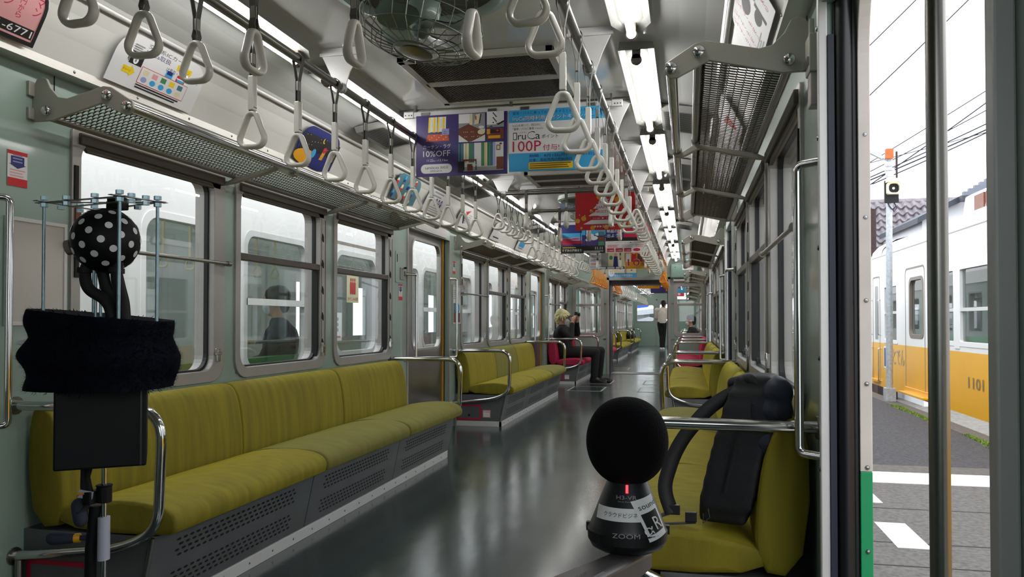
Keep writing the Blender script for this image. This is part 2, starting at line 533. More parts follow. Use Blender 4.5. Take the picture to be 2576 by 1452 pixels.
HALF = [(1.2, 1.9), (1.168, 1.985), (1.13, 2.06), (1.092, 2.108), (1.068, 2.112), (1.06, 2.122), (1.0, 2.145), (.9, 2.168), (.75, 2.185), (.5, 2.198), (.25, 2.206), (0, 2.208)]
def ceiling(name, y0, y1):
    mb = MB()
    inner = [(-x, z) for x, z in HALF] + [(x, z) for x, z in HALF[-2::-1]]
    outer = [(-1.4, 1.9), (-1.3, 2.2), (-.9, 2.42), (0, 2.5), (.9, 2.42), (1.3, 2.2), (1.4, 1.9)]
    n = len(inner)
    vs = [(x, y, z) for y in (y0, y1) for x, z in inner]
    for i in range(n - 1):
        cove = i < 3 or i >= n - 4
        mb.add([vs[i], vs[i + 1], vs[n + i + 1], vs[n + i]], [(0, 1, 2, 3)], 1 if cove else 0)
    k = len(outer)
    for i in range(k - 1):
        (a, b), (c, d) = outer[i], outer[i + 1]
        mb.add([(a, y0, b), (c, y0, d), (c, y1, d), (a, y1, b)], [(3, 2, 1, 0)], 0)
    for x in (-1, 1):
        mb.add([(x * 1.2, y0, 1.9), (x * 1.4, y0, 1.9), (x * 1.4, y1, 1.9), (x * 1.2, y1, 1.9)], [(0, 1, 2, 3)], 0)
    o = mb.build(name, ['white_panel', 'cove'], kind='structure', smooth=True)
    return o
ceiling('ceiling', Y_BACK - .06, Y_END + .05)
for i, s in enumerate((-1, 1)):
    X0, X1 = sorted((s * 1.199, s * 1.27))
    mb = MB().box(X0, X1, Y_BACK, Y_END, 1.872, 1.902)
    for k in range(44):
        y = .4 + k * .33
        mb.lathe([(.0, .004), (.004, .003), (.006, 0)], (s * 1.199, y, 1.887), 8, (-s, 0, 0), 1)
    mb.build('trim_%d' % (i + 1), ['band', 'bolt'], kind='structure')
    MB().tube([(s * 1.08, Y_BACK, 2.108), (s * 1.08, Y_END, 2.108)], .011, 8).build('trim_%d' % (i + 3), 'alu_white', kind='structure', smooth=True)
for i, s in enumerate((-1, 1)):
    # panel seams on the upper green wall
    mb = MB()
    for y in (2.36, 7.4, 12.4):
        X0, X1 = sorted((wx(s, -.0015), wx(s, .002)))
        mb.box(X0, X1, y - .002, y + .002, 1.71, 1.872)
    mb.build('trim_%d' % (i + 5), 'dark', kind='structure')

# ------------------------------------------------------------------ windows
def window(num, s, y0, y1, kind, z0=.715, z1=1.71):
    t = bpy.data.objects.new('window_%d' % num, None); COL.objects.link(t)
    t.location = (wx(s), (y0 + y1) / 2, z0); t['kind'] = 'structure'
    side = 'left' if s < 0 else 'right'
    X, Y = (0, 1, 0), (0, 0, 1)
    far = .085
    MB().ring(rrect(y0, y1, z0, z1, (.10, .10, .02, .02)), rrect(y0 + .045, y1 - far, .768, 1.66, (.07, .07, .06, .06)), (wx(s, -.012), 0, 0), X, Y, (s * .106, 0, 0)).build('window_frame', 'alu', t, bevel=.003)
    MB().ring(rrect(y0 + .043, y1 - far + .002, .766, 1.662, (.07, .07, .06, .06)), rrect(y0 + .052, y1 - far - .009, .777, 1.652, (.07, .07, .055, .055)), (wx(s, .02), 0, 0), X, Y, (s * .02, 0, 0)).build('rubber_gasket', 'black_rubber', t)
    F = (Vector((wx(s, .03), 0, 0)), Vector(X), Vector(Y), Vector((s, 0, 0)))
    MB().flat(rrect(y0 + .045, y1 - far, .768, 1.66, (.07, .07, .06, .06)), F).build('glass_pane', 'glass', t)
    sh = MB(); a, b = sorted((wx(s, -.026), wx(s, .02)))
    sh.box(a, b, y0 + .03, y1 - .02, 1.652, 1.694)
    sh.prism([(y0 + .05, 1.66), (y1 - .03, 1.66), (y1 - .04, 1.628), (y0 + .075, 1.628)], (wx(s, -.012), 0, 0), X, Y, (s * .014, 0, 0))
    sh.build('roller_shade', 'shade', t, bevel=.004)
    a, b = sorted((wx(s, -.012), wx(s, -.018)))
    if kind == 'single':
        g = MB().tube([(wx(s, -.034), y0 - .012, 1.277), (wx(s, -.034), y1 + .004, 1.277)], .0085, 10)
        for y in (y0 - .004, y1 - .004):
            g.cyl((wx(s, -.034), y - .012, 1.277), (wx(s, -.034), y + .012, 1.277), .013)
            g.cyl((wx(s, -.012), y, 1.277), (wx(s, -.036), y, 1.277), .009)
        g.build('guard_bar', 'steel', t, smooth=True)
        MB().box(a, b, y0 + .008, y0 + .026, 1.44, 1.57).box(a, b, y0 + .012, y0 + .03, 1.16, 1.25).each('slot_plate', 'dark', t)
        MB().box(a, b, y0 + .012, y0 + .04, 1.36, 1.42).build('latch_block', 'brown', t)
    else:
        r = MB(); p, q = sorted((wx(s, -.008), wx(s, .03)))
        r.box(p, q, y0 + .045, y1 - .05, 1.309, 1.346)
        r.build('sash_rail', 'alu_dark', t, bevel=.004)
        r = MB(); p, q = sorted((wx(s, .0), wx(s, .03)))
        r.box(p, q, y1 - far - .022, y1 - far, .79, 1.31).build('sash_stile', 'black_rubber', t)
        j = MB(); p, q = sorted((wx(s, -.0125), wx(s, -.016)))
        j.box(p, q, y1 - .07, y1 - .03, .79, 1.62)
        for k in range(5):
            j.prism([(y1 - .075, .86 + k * .16), (y1 - .052, .845 + k * .16), (y1 - .052, .875 + k * .16), (y1 - .067, .895 + k * .16)], (wx(s, -.016), 0, 0), X, Y, (-s * .004, 0, 0), 1)
        j.box(min(p, q), max(p, q) + 0, y1 - .028, y1 - .022, .79, 1.62, 1)
        j.build('sash_ratchet', ['alu', 'dark'], t)
    l = MB(); c = Vector((wx(s, -.018), y1 - .062, .838))
    l.obox(c, (.008, 0, 0), (0, .011, 0), (0, 0, .03)).obox(c + Vector((-s * .012, -.012, .01)), (.006, 0, 0), (0, .02, 0), (0, 0, .007))
    l.cyl(c + Vector((-s * .012, -.03, .01)), c + Vector((-s * .012, -.03, .035)), .005)
    l.build('sash_latch', 'chrome', t, bevel=.002)
    return t
n = 1
for s in (-1, 1):
    for a, b, k in WIN:
        window(n, s, a, b, k); n += 1

# ------------------------------------------------------------------ doors
def closed_door(num, y0, y1):
    s = -1
    t = bpy.data.objects.new('door_%d' % num, None); COL.objects.link(t)
    t.location = (wx(s, .05), (y0 + y1) / 2, 0); t['kind'] = 'structure'
    X, Y = (0, 1, 0), (0, 0, 1)
    wy0, wy1 = y0 + .24, y1 - .115
    MB().ring([(y0 - .01, 0.004)] * 7 + [(y1 - .05, 0.004)] * 7 + [(y1 - .05, 1.8)] * 7 + [(y0 - .01, 1.8)] * 7, rrect(wy0, wy1, .768, 1.69, .09), (wx(s, .045), 0, 0), X, Y, (s * .035, 0, 0)).build('door_leaf', 'steel', t)
    MB().ring(rrect(wy0 - .018, wy1 + .018, .75, 1.708, .1), rrect(wy0 + .004, wy1 - .004, .772, 1.686, .09), (wx(s, .041), 0, 0), X, Y, (s * .012, 0, 0)).build('window_surround', 'alu', t, bevel=.003)
    F = (Vector((wx(s, .06), 0, 0)), Vector(X), Vector(Y), Vector((s, 0, 0)))
    MB().flat(rrect(wy0, wy1, .768, 1.69, .09), F).build('glass_pane', 'glass', t)
    MB().box(wx(s, .08), wx(s, .035), y1 - .05, y1, 0.004, 1.76).build('rubber_edge', 'black_rubber', t)
    MB().box(wx(s, .05), wx(s, .034), y1 - .062, y1 - .05, 0.004, 1.76).build('yellow_stripe', 'gold', t)
    MB().prism([(y0, 1.755), (y1, 1.755), (y1, 1.872), (y0, 1.872)], (wx(s, .004), 0, 0), X, Y, (.016, 0, 0)).build('header_panel', 'mint', t, bevel=.003)
    MB().prism(rrect(y0 + .14, y1 - .12, 1.765, 1.862, .01), (wx(s, -.014), 0, 0), X, Y, (.006, 0, 0)).build('header_hatch', 'alu', t, bevel=.002)
    MB().box(wx(s, .004), wx(s, -.012), y1, y1 + .022, 0, 1.8).box(wx(s, .004), wx(s, -.012), y0 - .022, y0, 0, 1.8).each('door_post', 'alu', t, bevel=.003)
    return t
for i, (a, b) in enumerate(DOOR): closed_door(i + 1, a, b)

def open_door(num, y0, y1):
    s = 1
    t = bpy.data.objects.new('door_%d' % num, None); COL.objects.link(t)
    t.location = (wx(s, .05), y1, 0); t['kind'] = 'structure'
    X, Y = (0, 1, 0), (0, 0, 1)
    MB().box(wx(s, -.022), wx(s, 0.0), y1 - .016, y1 + .004, 0, 1.83).box(wx(s, -.022), wx(s, 0), y0 - .03, y0 - .004, 0, 1.83).each('door_post', 'alu_white', t, bevel=.003)
    mb = MB()
    for k in range(7):
        mb.lathe([(0, .004), (.005, .003), (.007, 0)], (wx(s, -.022), y1 - .006, .1 + k * .27), 8, (-1, 0, 0))
    mb.each('post_screw', 'bolt', t)
    MB().box(wx(s, .0), wx(s, .014), y1 - .02, y1 + .002, 0.005, 1.70).build('pocket_seal', 'navy_rubber', t)
    MB().box(wx(s, .014), wx(s, .064), y1 - .012, y1 - .002, 0.005, 1.868).tube([(wx(s, .037), y1 - .012, .005), (wx(s, .037), y1 - .012, 1.868)], .021, 12).build('door_leaf_edge', 'black_rubber', t, smooth=True)
    arc = [(1.63 - 2.05 + .4 * math.cos(a), 1.62 + .4 * math.sin(a)) for a in [math.radians(d) for d in range(0, 42, 4)]]
    arc = [(y1 + a, z) for a, z in arc if z < 1.868]
    poly = [(y1 - .004, .64), (y1 - .004, 1.868)] + [(a - .004, b) for a, b in arc[::-1]] + [(y1 - .022, .64)]
    MB().prism(poly, (wx(s, .066), 0, 0), X, Y, (s * .028, 0, 0)).build('outer_strip', 'ivory', t, bevel=.002)
    MB().box(wx(s, .066), wx(s, .094), y1 - .022, y1 - .004, -.05, .64).build('lower_strip', 'green_paint', t, bevel=.002)
    mb = MB()
    for k in range(8):
        mb.lathe([(0, .0035), (.004, .003), (.006, 0)], (wx(s, .082), y1 - .0225, .05 + k * .2), 8, (0, -1, 0))
    mb.each('strip_screw', 'bolt', t)
    MB().box(wx(s, .02), wx(s, .11), y0 - .004, y0 + .0, 0, 1.868).build('near_jamb', 'bracket', t)
    MB().box(wx(s, -.012), wx(s, .03), y0, y1, 1.782, 1.872).build('header_panel', 'mint_dark', t, bevel=.003)
    MB().box(wx(s, -.01), wx(s, .1), y0, y1, -.02, .004).build('door_sill', 'steel', t)
for i, (a, b) in enumerate(DOOR): open_door(i + 4, a, b)

# ------------------------------------------------------------------ end wall with its doorway, and the next carriage
def end_wall(name, y0, y1, mate, openings, zt=2.25):
    mb = MB(); xs = sorted({-HW, HW} | {v for o in openings for v in o[:2]}); 
    for a, b in zip(xs, xs[1:]):
        ops = sorted([(o[2], o[3]) for o in openings if o[0] <= a + 1e-6 and o[1] >= b - 1e-6]); cur = 0
        for z0, z1 in ops:
            if z0 > cur: mb.box(a, b, y0, y1, cur, z0)
            cur = z1
        top = 2.14 if max(abs(a), abs(b)) > 1.1 else zt
        if max(abs(a), abs(b)) > 1.2: top = 1.9
        mb.box(a, b, y0, y1, cur, zt - .05 if top == zt else top)
    return mb.build(name, mate, kind='structure')
EW = [(-.555, .585, 0, 1.785), (-1.19, -.67, .75, 1.67), (.71, 1.2, .75, 1.67)]
end_wall('wall_end', Y_END, Y_END + .05, 'mint', EW)
mb = MB()
for x in (-.555, .585):
    mb.box(x - .022, x + .022, Y_END - .02, Y_END + .06, 0, 1.83)
mb.box(-.577, .607, Y_END - .02, Y_END + .06, 1.785, 1.83)
mb.build('trim_7', 'alu', kind='structure')
MB().box(-.55, .58, Y_END + .06, Y_NEXT - .02, 1.70, 1.78).box(-.555, -.52, Y_END + .06, Y_NEXT - .02, 0, 1.78).box(.55, .585, Y_END + .06, Y_NEXT - .02, 0, 1.78).build('trim_8', 'black_rubber', kind='structure')
MB().box(-.55, .58, Y_END + .05, Y_NEXT, -.06, .006).build('floor_gangway', 'steel_dark', kind='structure')
def end_window(num, x0, x1, y):
    t = bpy.data.objects.new('window_%d' % num, None); COL.objects.link(t); t.location = ((x0 + x1) / 2, y, .75); t['kind'] = 'structure'
    X, Z = (1, 0, 0), (0, 0, 1)
    MB().ring(rrect(x0 - .04, x1 + .04, .71, 1.71, .08), rrect(x0 + .025, x1 - .025, .78, 1.65, .06), (0, y - .015, 0), X, Z, (0, .07, 0)).build('window_frame', 'alu', t, bevel=.003)
    MB().box(x0 + .02, x1 - .02, y - .005, y + .02, 1.29, 1.335).build('sash_rail', 'alu', t, bevel=.003)
    MB().flat(rrect(x0, x1, .76, 1.67, .05), (Vector((0, y + .02, 0)), Vector(X), Vector(Z), Vector((0, -1, 0)))).build('glass_pane', 'glass', t)
end_window(17, -1.19, -.67, Y_END); end_window(18, .71, 1.2, Y_END)
# the next carriage
WN = [(y, y + .95, 'single') for y in (16.1, 17.1, 19.9, 20.95, 22.0, 24.95, 26.0, 27.05, 29.7, 30.7)]
DN = [(18.5, 19.6), (23.5, 24.6), (28.3, 29.4)]
side_wall('wall_next_left', -1, Y_NEXT, Y_FAR, WN, DN)
side_wall('wall_next_right', 1, Y_NEXT, Y_FAR, WN, DN)
MB().box(-HW - .12, HW + .12, Y_NEXT, Y_FAR + .05, -.07, 0).build('floor_next', 'floor', kind='structure')
ceiling('ceiling_next', Y_NEXT, Y_FAR + .05)
end_wall('wall_next_front', Y_NEXT, Y_NEXT + .05, 'mint_dark', EW)
end_wall('wall_far', Y_FAR, Y_FAR + .05, 'mint', [(-1.12, -.44, 1.0, 1.66), (-.2, .42, 1.02, 1.7)])
for i, (a, b, z0, z1) in enumerate([(-1.12, -.44, 1.0, 1.66), (-.2, .42, 1.02, 1.7)]):
    t = bpy.data.objects.new('window_%d' % (19 + i), None); COL.objects.link(t); t.location = ((a + b) / 2, Y_FAR, z0); t['kind'] = 'structure'
    MB().ring(rrect(a - .03, b + .03, z0 - .03, z1 + .03, .08), rrect(a + .01, b - .01, z0 + .01, z1 - .01, .06), (0, Y_FAR - .015, 0), (1, 0, 0), (0, 0, 1), (0, .05, 0)).build('window_frame', 'alu', t)
    MB().flat(rrect(a, b, z0, z1, .06), (Vector((0, Y_FAR + .02, 0)), Vector((1, 0, 0)), Vector((0, 0, 1)), Vector((0, -1, 0)))).build('glass_pane', 'glass', t)
    if i == 0: MB().cyl((a - .03, Y_FAR - .03, 1.25), (b + .03, Y_FAR - .03, 1.25), .009).build('guard_bar', 'steel', t)
MB().box(-.34, -.3, Y_FAR - .02, Y_FAR, 0, 1.9).box(.52, .56, Y_FAR - .02, Y_FAR, 0, 1.9).box(-.34, .56, Y_FAR - .02, Y_FAR, 1.86, 1.9).build('trim_9', 'alu', kind='structure')
n = 21
for s in (-1, 1):
    for a, b, k in WN:
        t = bpy.data.objects.new('window_%d' % n, None); COL.objects.link(t); t.location = (wx(s), (a + b) / 2, .74); t['kind'] = 'structure'; n += 1
        MB().ring(rrect(a, b, .715, 1.71, .05), rrect(a + .05, b - .06, .77, 1.66, .06), (wx(s, -.012), 0, 0), (0, 1, 0), (0, 0, 1), (s * .1, 0, 0)).build('window_frame', 'alu', t)
        p, q = sorted((wx(s, -.01), wx(s, .03)))
        MB().box(p, q, a + .04, b - .04, 1.31, 1.345).build('sash_rail', 'alu_dark', t)
n = 7
for s in (-1, 1):
    for a, b in DN:
        t = bpy.data.objects.new('door_%d' % n, None); COL.objects.link(t); t.location = (wx(s, .05), (a + b) / 2, 0); t['kind'] = 'structure'; n += 1
        MB().ring([(a, 0)] * 7 + [(b, 0)] * 7 + [(b, 1.88)] * 7 + [(a, 1.88)] * 7, rrect(a + .2, b - .2, .77, 1.68, .08), (wx(s, .04), 0, 0), (0, 1, 0), (0, 0, 1), (s * .04, 0, 0)).build('door_leaf', 'steel', t)

# ------------------------------------------------------------------ ceiling fittings: lamps, grilles, vents, fans
LAMPS = [(1.84, 3.08), (3.41, 4.63), (4.97, 6.2), (6.76, 8.1), (8.38, 9.75), (9.98, 11.45), (11.9, 13.35), (13.5, 14.8)]
NEXTL = [(15.9 + 1.68 * k, 17.2 + 1.68 * k) for k in range(10)]
def lamp(x, a, b, label, group):
    t = thing('fluorescent_lamp', label, 'ceiling lamp', (x, (a + b) / 2, 2.18), group)
    w = .068
    poly = [(x - w, a - .06), (x + w, a - .06), (x + w, b - .02), (x + .03, b + .075), (x - .03, b + .075), (x - w, b - .02)]
    mb = MB()
    base = [(p, q, 2.196) for p, q in poly]; low = [(x + (p - x) * 1.12, q, 2.152) for p, q in poly]; ins = [(x + (p - x) * .72, q + (.03 if q < (a + b) / 2 else -.02), 2.166) for p, q in poly]
    k = len(poly); vs = base + low + ins; fs = []
    for i in range(k):
        j = (i + 1) % k
        fs += [(i, j, k + j, k + i), (k + i, k + j, 2 * k + j, 2 * k + i)]
    fs.append(tuple(range(2 * k, 3 * k)))
    mb.add(vs, fs)
    mb.build('lamp_housing', 'lamp_body', t)
    MB().cyl((x, a, 2.122), (x, b, 2.122), .0165, 16).build('tube', 'tube', t, smooth=True)
    for y, d in ((a, -1), (b, 1)):
        m2 = MB().cyl((x, y + d * .001, 2.122), (x, y + d * .04, 2.122), .02, 14)
        m2.cyl((x, y + d * .012, 2.122), (x, y + d * .02, 2.122), .023, 14)
        m2.box(x - .017, x + .017, min(y, y + d * .04), max(y, y + d * .04), 2.122, 2.168)
        m2.build('socket', 'socket', t)
for s, side in ((-1, 'left'), (1, 'right')):
    for i, (a, b) in enumerate(LAMPS):
        where = ('%s from the camera' % ORD[i])
        lamp(s * .718, a, b, 'bare fluorescent tube lamp in the %s ceiling row, %s' % (side, where), 'ceiling lamps, %s row' % side)
    for i, (a, b) in enumerate(NEXTL):
        lamp(s * .718, a, b, 'fluorescent tube lamp beyond the gangway, %s row, %s from there' % (side, ORD[i]), 'ceiling lamps of the next carriage')

def ceiling_grille(y0, y1, label):
    t = thing('ceiling_grille', label, 'ceiling grille', (0, (y0 + y1) / 2, 2.19), 'ceiling return grilles')
    z = 2.176; ym = (y0 + y1) / 2
    mb = MB()
    for a in ((-.36, -.325, y0, y1), (.325, .36, y0, y1), (-.36, .36, y0, y0 + .035), (-.36, .36, y1 - .035, y1), (-.34, .34, ym - .03, ym + .03)):
        mb.box(a[0], a[1], a[2], a[3], z, 2.206)
    mb.build('grille_frame', 'bracket', t, bevel=.003)
    mb = MB()
    mb.box(-.33, .33, y0 + .03, y1 - .03, 2.2, 2.204, 1)
    for (a, b) in ((y0 + .035, ym - .03), (ym + .03, y1 - .035)):
        h = b - a; k = -int(h / .022)
        while -.325 + k * .022 < .325:
            for sg in (1, -1):
                x0 = -.325 + k * .022; x1 = x0 + h
                if sg < 0: x0, x1 = -x0, -x1
                ya, yb = a, b
                c0 = max(-.325, min(.325, x0)); c1 = max(-.325, min(.325, x1))
                if abs(c1 - c0) > .004:
                    ya = a + (c0 - x0) / (x1 - x0) * h; yb = a + (c1 - x0) / (x1 - x0) * h
                    mb.tube([(c0, ya, 2.184), (c1, yb, 2.184)], .0021, 4, caps=False)
            k += 1
    mb.build('grille_mesh', ['grille', 'dark'], t)
ceiling_grille(3.36, 4.09, 'square mesh grille in the ceiling just before the purple poster')
ceiling_grille(6.2, 6.8, 'square mesh grille in the ceiling behind the purple poster, before the red one')
ceiling_grille(10.6, 11.2, 'square mesh grille in the ceiling farthest along the carriage')

def side_vent(s, y0, y1, label):
    x0, x1 = (.78, .985)
    t = thing('ceiling_vent', label, 'ceiling vent', (s * .88, (y0 + y1) / 2, 2.15), 'side ceiling vents')
    mb = MB()
    def P(x, y, z): return (s * x, y, z)
    lo = lambda x: 2.182 - (x - .75) * .16
    mb.add([P(x0, y0, lo(x0)), P(x1, y0, lo(x1)), P(x1, y1, lo(x1)), P(x0, y1, lo(x0)), P(x0 + .01, y0 + .01, lo(x0) - .035), P(x1 - .01, y0 + .01, lo(x1) - .035), P(x1 - .01, y1 - .01, lo(x1) - .035), P(x0 + .01, y1 - .01, lo(x0) - .035)],
           [(4, 5, 6, 7), (0, 1, 5, 4), (1, 2, 6, 5), (2, 3, 7, 6), (3, 0, 4, 7)])
    mb.build('vent_box', 'lamp_body', t, bevel=.002)
    mb = MB(); k = int((y1 - y0 - .05) / .022)
    for i in range(k):
        y = y0 + .03 + i * .022
        a, b = x0 + .025, x1 - .025
        mb.add([P(a, y, lo(a) - .0362), P(b, y, lo(b) - .0362), P(b, y + .012, lo(b) - .0362), P(a, y + .012, lo(a) - .0362)], [(0, 1, 2, 3)])
    mb.build('vent_grille', 'dark', t)
for s, side in ((-1, 'left'), (1, 'right')):
    for i, (a, b) in enumerate(((4.3, 4.78), (5.72, 6.3), (6.36, 6.95), (9.35, 9.85))):
        side_vent(s, a, b, 'slotted air vent on the %s slope of the ceiling, %s from the near end' % (side, ORD[i]))

def fan(y, label):
    t = thing('ceiling_fan', label, 'fan', (0, y, 2.2), 'caged ceiling fans')
    c = Vector((.0, y, 2.2))
    MB().lathe([(.33, 0.006), (.33, -.012), (.30, -.022), (.285, -.004), (.27, .0)], c, 40, cap=False).build('housing_ring', 'fan_green', t, smooth=True)
    MB().lathe([(.284, -.001), (.0, -.001)], c, 40, cap=False).build('housing_shade_disc', 'grille', t)  # flat disc; the shade of the hollow dome is put into its colour
    ax = Vector((-.16, -.10, -1)).normalized()
    c2 = c + Vector((.02, 0, -.055))
    MB().lathe([(.0, -.0), (.05, .0), (.06, .02), (.058, .075), (.035, .1), (.0, .102)], c2, 24, ax).cyl(c + Vector((0, 0, -.0)), c2 + ax * .03, .03).build('motor', 'fan_green', t, smooth=True)
    a = ax.cross(Vector((0, 1, 0))).normalized(); b = ax.cross(a)
    for k in range(4):
        th = k * PI / 2 + .5
        d = a * math.cos(th) + b * math.sin(th); e = ax.cross(d)
        vs = []; fs = []
        for i in range(7):
            r = .045 + .15 * i / 6; w = .018 + .062 * math.sin(PI * min(1, (i + .6) / 6.2)) 
            for j in (-1, 0, 1):
                for zz in (0, .004):
                    vs.append(c2 + ax * (.105 + zz + j * .018) + d * r + e * (j * w))
        for i in range(6):
            for j in range(2):
                o = i * 6 + j * 2
                fs += [(o, o + 2, o + 8, o + 6), (o + 1, o + 7, o + 9, o + 3)]
        MB().add(vs, fs).build('blade', 'fan_green', t, smooth=True)
    MB().lathe([(.0, .094), (.03, .094), (.034, .12), (.02, .135), (0, .137)], c2, 18, ax).build('hub', 'fan_green', t, smooth=True)
    w = MB()
    def circ(r, z, rad=.0022):
        w.tube([c2 + ax * z + a * math.cos(2 * PI * i / 40) * r + b * math.sin(2 * PI * i / 40) * r for i in range(40)], rad, 5, closed=True)
    circ(.205, .03); circ(.22, .085, .003); circ(.205, .15); circ(.15, .175); circ(.082, .188, .004)
    for k in range(26):
        th = 2 * PI * k / 26
        d = a * math.cos(th) + b * math.sin(th)
        w.tube([c2 + d * .07 + ax * .01, c2 + d * .205 + ax * .03, c2 + d * .221 + ax * .085, c2 + d * .206 + ax * .15, c2 + d * .15 + ax * .176, c2 + d * .082 + ax * .188], .0019, 4)
    w.build('cage', 'fan_wire', t)
    MB().lathe([(.0, .186), (.05, .188), (.058, .19), (.06, .196), (.045, .2), (.012, .204), (0, .206)], c2, 26, ax).build('cage_badge', 'steel', t, smooth=True)
fan(2.66, 'wire caged ceiling fan nearest the camera, before the mesh grille')
fan(7.72, 'wire caged ceiling fan in the middle of the carriage, behind the red poster')
fan(12.75, 'wire caged ceiling fan near the end wall')

# ------------------------------------------------------------------ strap rails, brackets, cross bars
RX, RZ = .545, 2.02
for s, side in ((-1, 'left'), (1, 'right')):
    t = thing('strap_rail', 'long steel rail carrying the %s row of hanging straps' % side, 'handrail', (s * RX, 0, RZ), 'strap rails')
    MB().tube([(s * RX, Y_BACK + .02, RZ), (s * RX, 14.75, RZ)], .0165, 14).build('rail', 'steel', t, smooth=True)
    k = 0
    y = .08
    while y < 14.6:
        ym = y + 1.03 * 0
        prof = [(-.088, 2.162), (.088, 2.162), (.072, 2.13), (.045, 2.085), (.03, 2.04), (.022, 2.0), (-.022, 2.0), (-.03, 2.03), (-.05, 2.085)]
        mb = MB().prism([(s * RX + p * -s, z) for p, z in prof], (0, y - .003, 0), (1, 0, 0), (0, 0, 1), (0, .006, 0))
        mb.box(s * RX - .095, s * RX + .095, y - .012, y + .012, 2.158, 2.172)
        mb.box(s * RX - .09, s * RX + .09, y - .005, y + .005, 2.17, 2.194)
        mb.cyl((s * RX, y - .02, RZ), (s * RX, y + .02, RZ), .023, 14)
        mb.build('rail_bracket', 'alu_white', t, bevel=.0015)
        y += 1.03
for i, y in enumerate((1.08, 2.09, 6.11, 7.15, 11.15, 12.15)):
    t = thing('cross_bar', 'steel cross bar between the strap rails, %s from the near end' % ORD[i], 'handrail', (0, y, RZ), 'cross bars between the strap rails')
    mb = MB().cyl((-RX + .018, y, RZ), (RX - .018, y, RZ), .0155, 12)
    mb.build('bar', 'steel', t, smooth=True)
    MB().cyl((-RX + .017, y, RZ), (-RX + .06, y, RZ), .021).cyl((RX - .06, y, RZ), (RX - .017, y, RZ), .021).each('bar_clamp', 'alu_white', t)

def ring_outline(w, h, n=7):
    # rounded triangle, apex up, lower edge at -h
    P = [Vector((0, 0)), Vector((-w / 2, -h)), Vector((w / 2, -h))]
    R = [.02, .028, .028]; out = []
    for i in range(3):
        b = P[i]; a = P[i - 1]; c = P[(i + 1) % 3]
        d1 = (a - b).normalized(); d2 = (c - b).normalized()
        ang = math.acos(d1.dot(d2)); L = R[i] / math.tan(ang / 2)
        p1 = b + d1 * L; p2 = b + d2 * L
        bis = (d1 + d2).normalized(); cen = b + bis * (R[i] / math.sin(ang / 2))
        a0 = math.atan2(*(p1 - cen).yx); a1 = math.atan2(*(p2 - cen).yx)
        while a1 - a0 > PI: a1 -= 2 * PI
        while a1 - a0 < -PI: a1 += 2 * PI
        for k in range(n + 1):
            t = a0 + (a1 - a0) * k / n
            out.append((cen.x + R[i] * math.cos(t), cen.y + R[i] * math.sin(t)))
    return out
def make_strap(length, sleeve, ringmat, beltmat, name='hanging_strap'):
    t = bpy.data.objects.new(name, None); COL.objects.link(t); t.empty_display_size = .05
    h, w = .128, .122
    top = length - h            # apex of the ring below the rail centre
    o = ring_outline(w, h + .022)
    MB().tube([(x, 0, -top + .022 + z) for x, z in o], .0150, 12, closed=True, ry=.0092, up=(0, 1, 0)).build('ring', ringmat, t, smooth=True)
    fix = t.children[0]
    mb = MB()
    n = 8
    bw = .0105
    prof = []
    for sg in (-1, 1):
        pts = [(sg * .0195, .004), (sg * .019, -.012), (sg * .012, -.045), (sg * .0045, -.085), (sg * .0035, -top + .03), (sg * .009, -top + .008), (sg * .004, -top - .008)]
        for (xa, za), (xb, zb) in zip(pts, pts[1:]):
            mb.add([(xa, -bw, za), (xa, bw, za), (xb, bw, zb), (xb, -bw, zb), (xa + sg * .002, -bw, za), (xa + sg * .002, bw, za), (xb + sg * .002, bw, zb), (xb + sg * .002, -bw, zb)],
                   [(0, 1, 2, 3), (7, 6, 5, 4), (0, 3, 7, 4), (1, 5, 6, 2)])
    for k in range(9):
        a, b = PI * k / 8, PI * (k + 1) / 8
        if k == 8: break
        pa = [(r * math.cos(a), y, r * math.sin(a) + .002) for r in (.0192, .0212) for y in (-bw, bw)]
        pb = [(r * math.cos(b), y, r * math.sin(b) + .002) for r in (.0192, .0212) for y in (-bw, bw)]
        mb.add(pa + pb, [(0, 1, 5, 4), (2, 6, 7, 3), (0, 4, 6, 2), (1, 3, 7, 5)])
    mb.build('belt', beltmat, t)
    MB().box(-.007, .007, -.008, .008, -.125, -.088).each('buckle', 'bracket', t, bevel=.002)
    if sleeve:
        MB().box(-.0105, .0105, -.014, .014, -top - .002 + .0, -top + .118).build('sleeve', ringmat, t, bevel=.003)
    return t
protos = {'long': make_strap(.414, True, 'strap_white', 'belt'), 'short': make_strap(.28, False, 'strap_grey', 'belt'), 'orange': make_strap(.414, True, 'orange', 'orange')}
used = set()
def strap(kind, x, y, rz, label, group):
    p = protos[kind]
    rz += random.uniform(-.07, .07)
    if kind not in used:
        used.add(kind); o = p; o.location = (x, y, RZ); o.rotation_euler = (0, 0, rz)
    else:
        o = dup(p, (x, y, RZ), rz)
    tag(o, label, 'hanging strap', group)
    return o
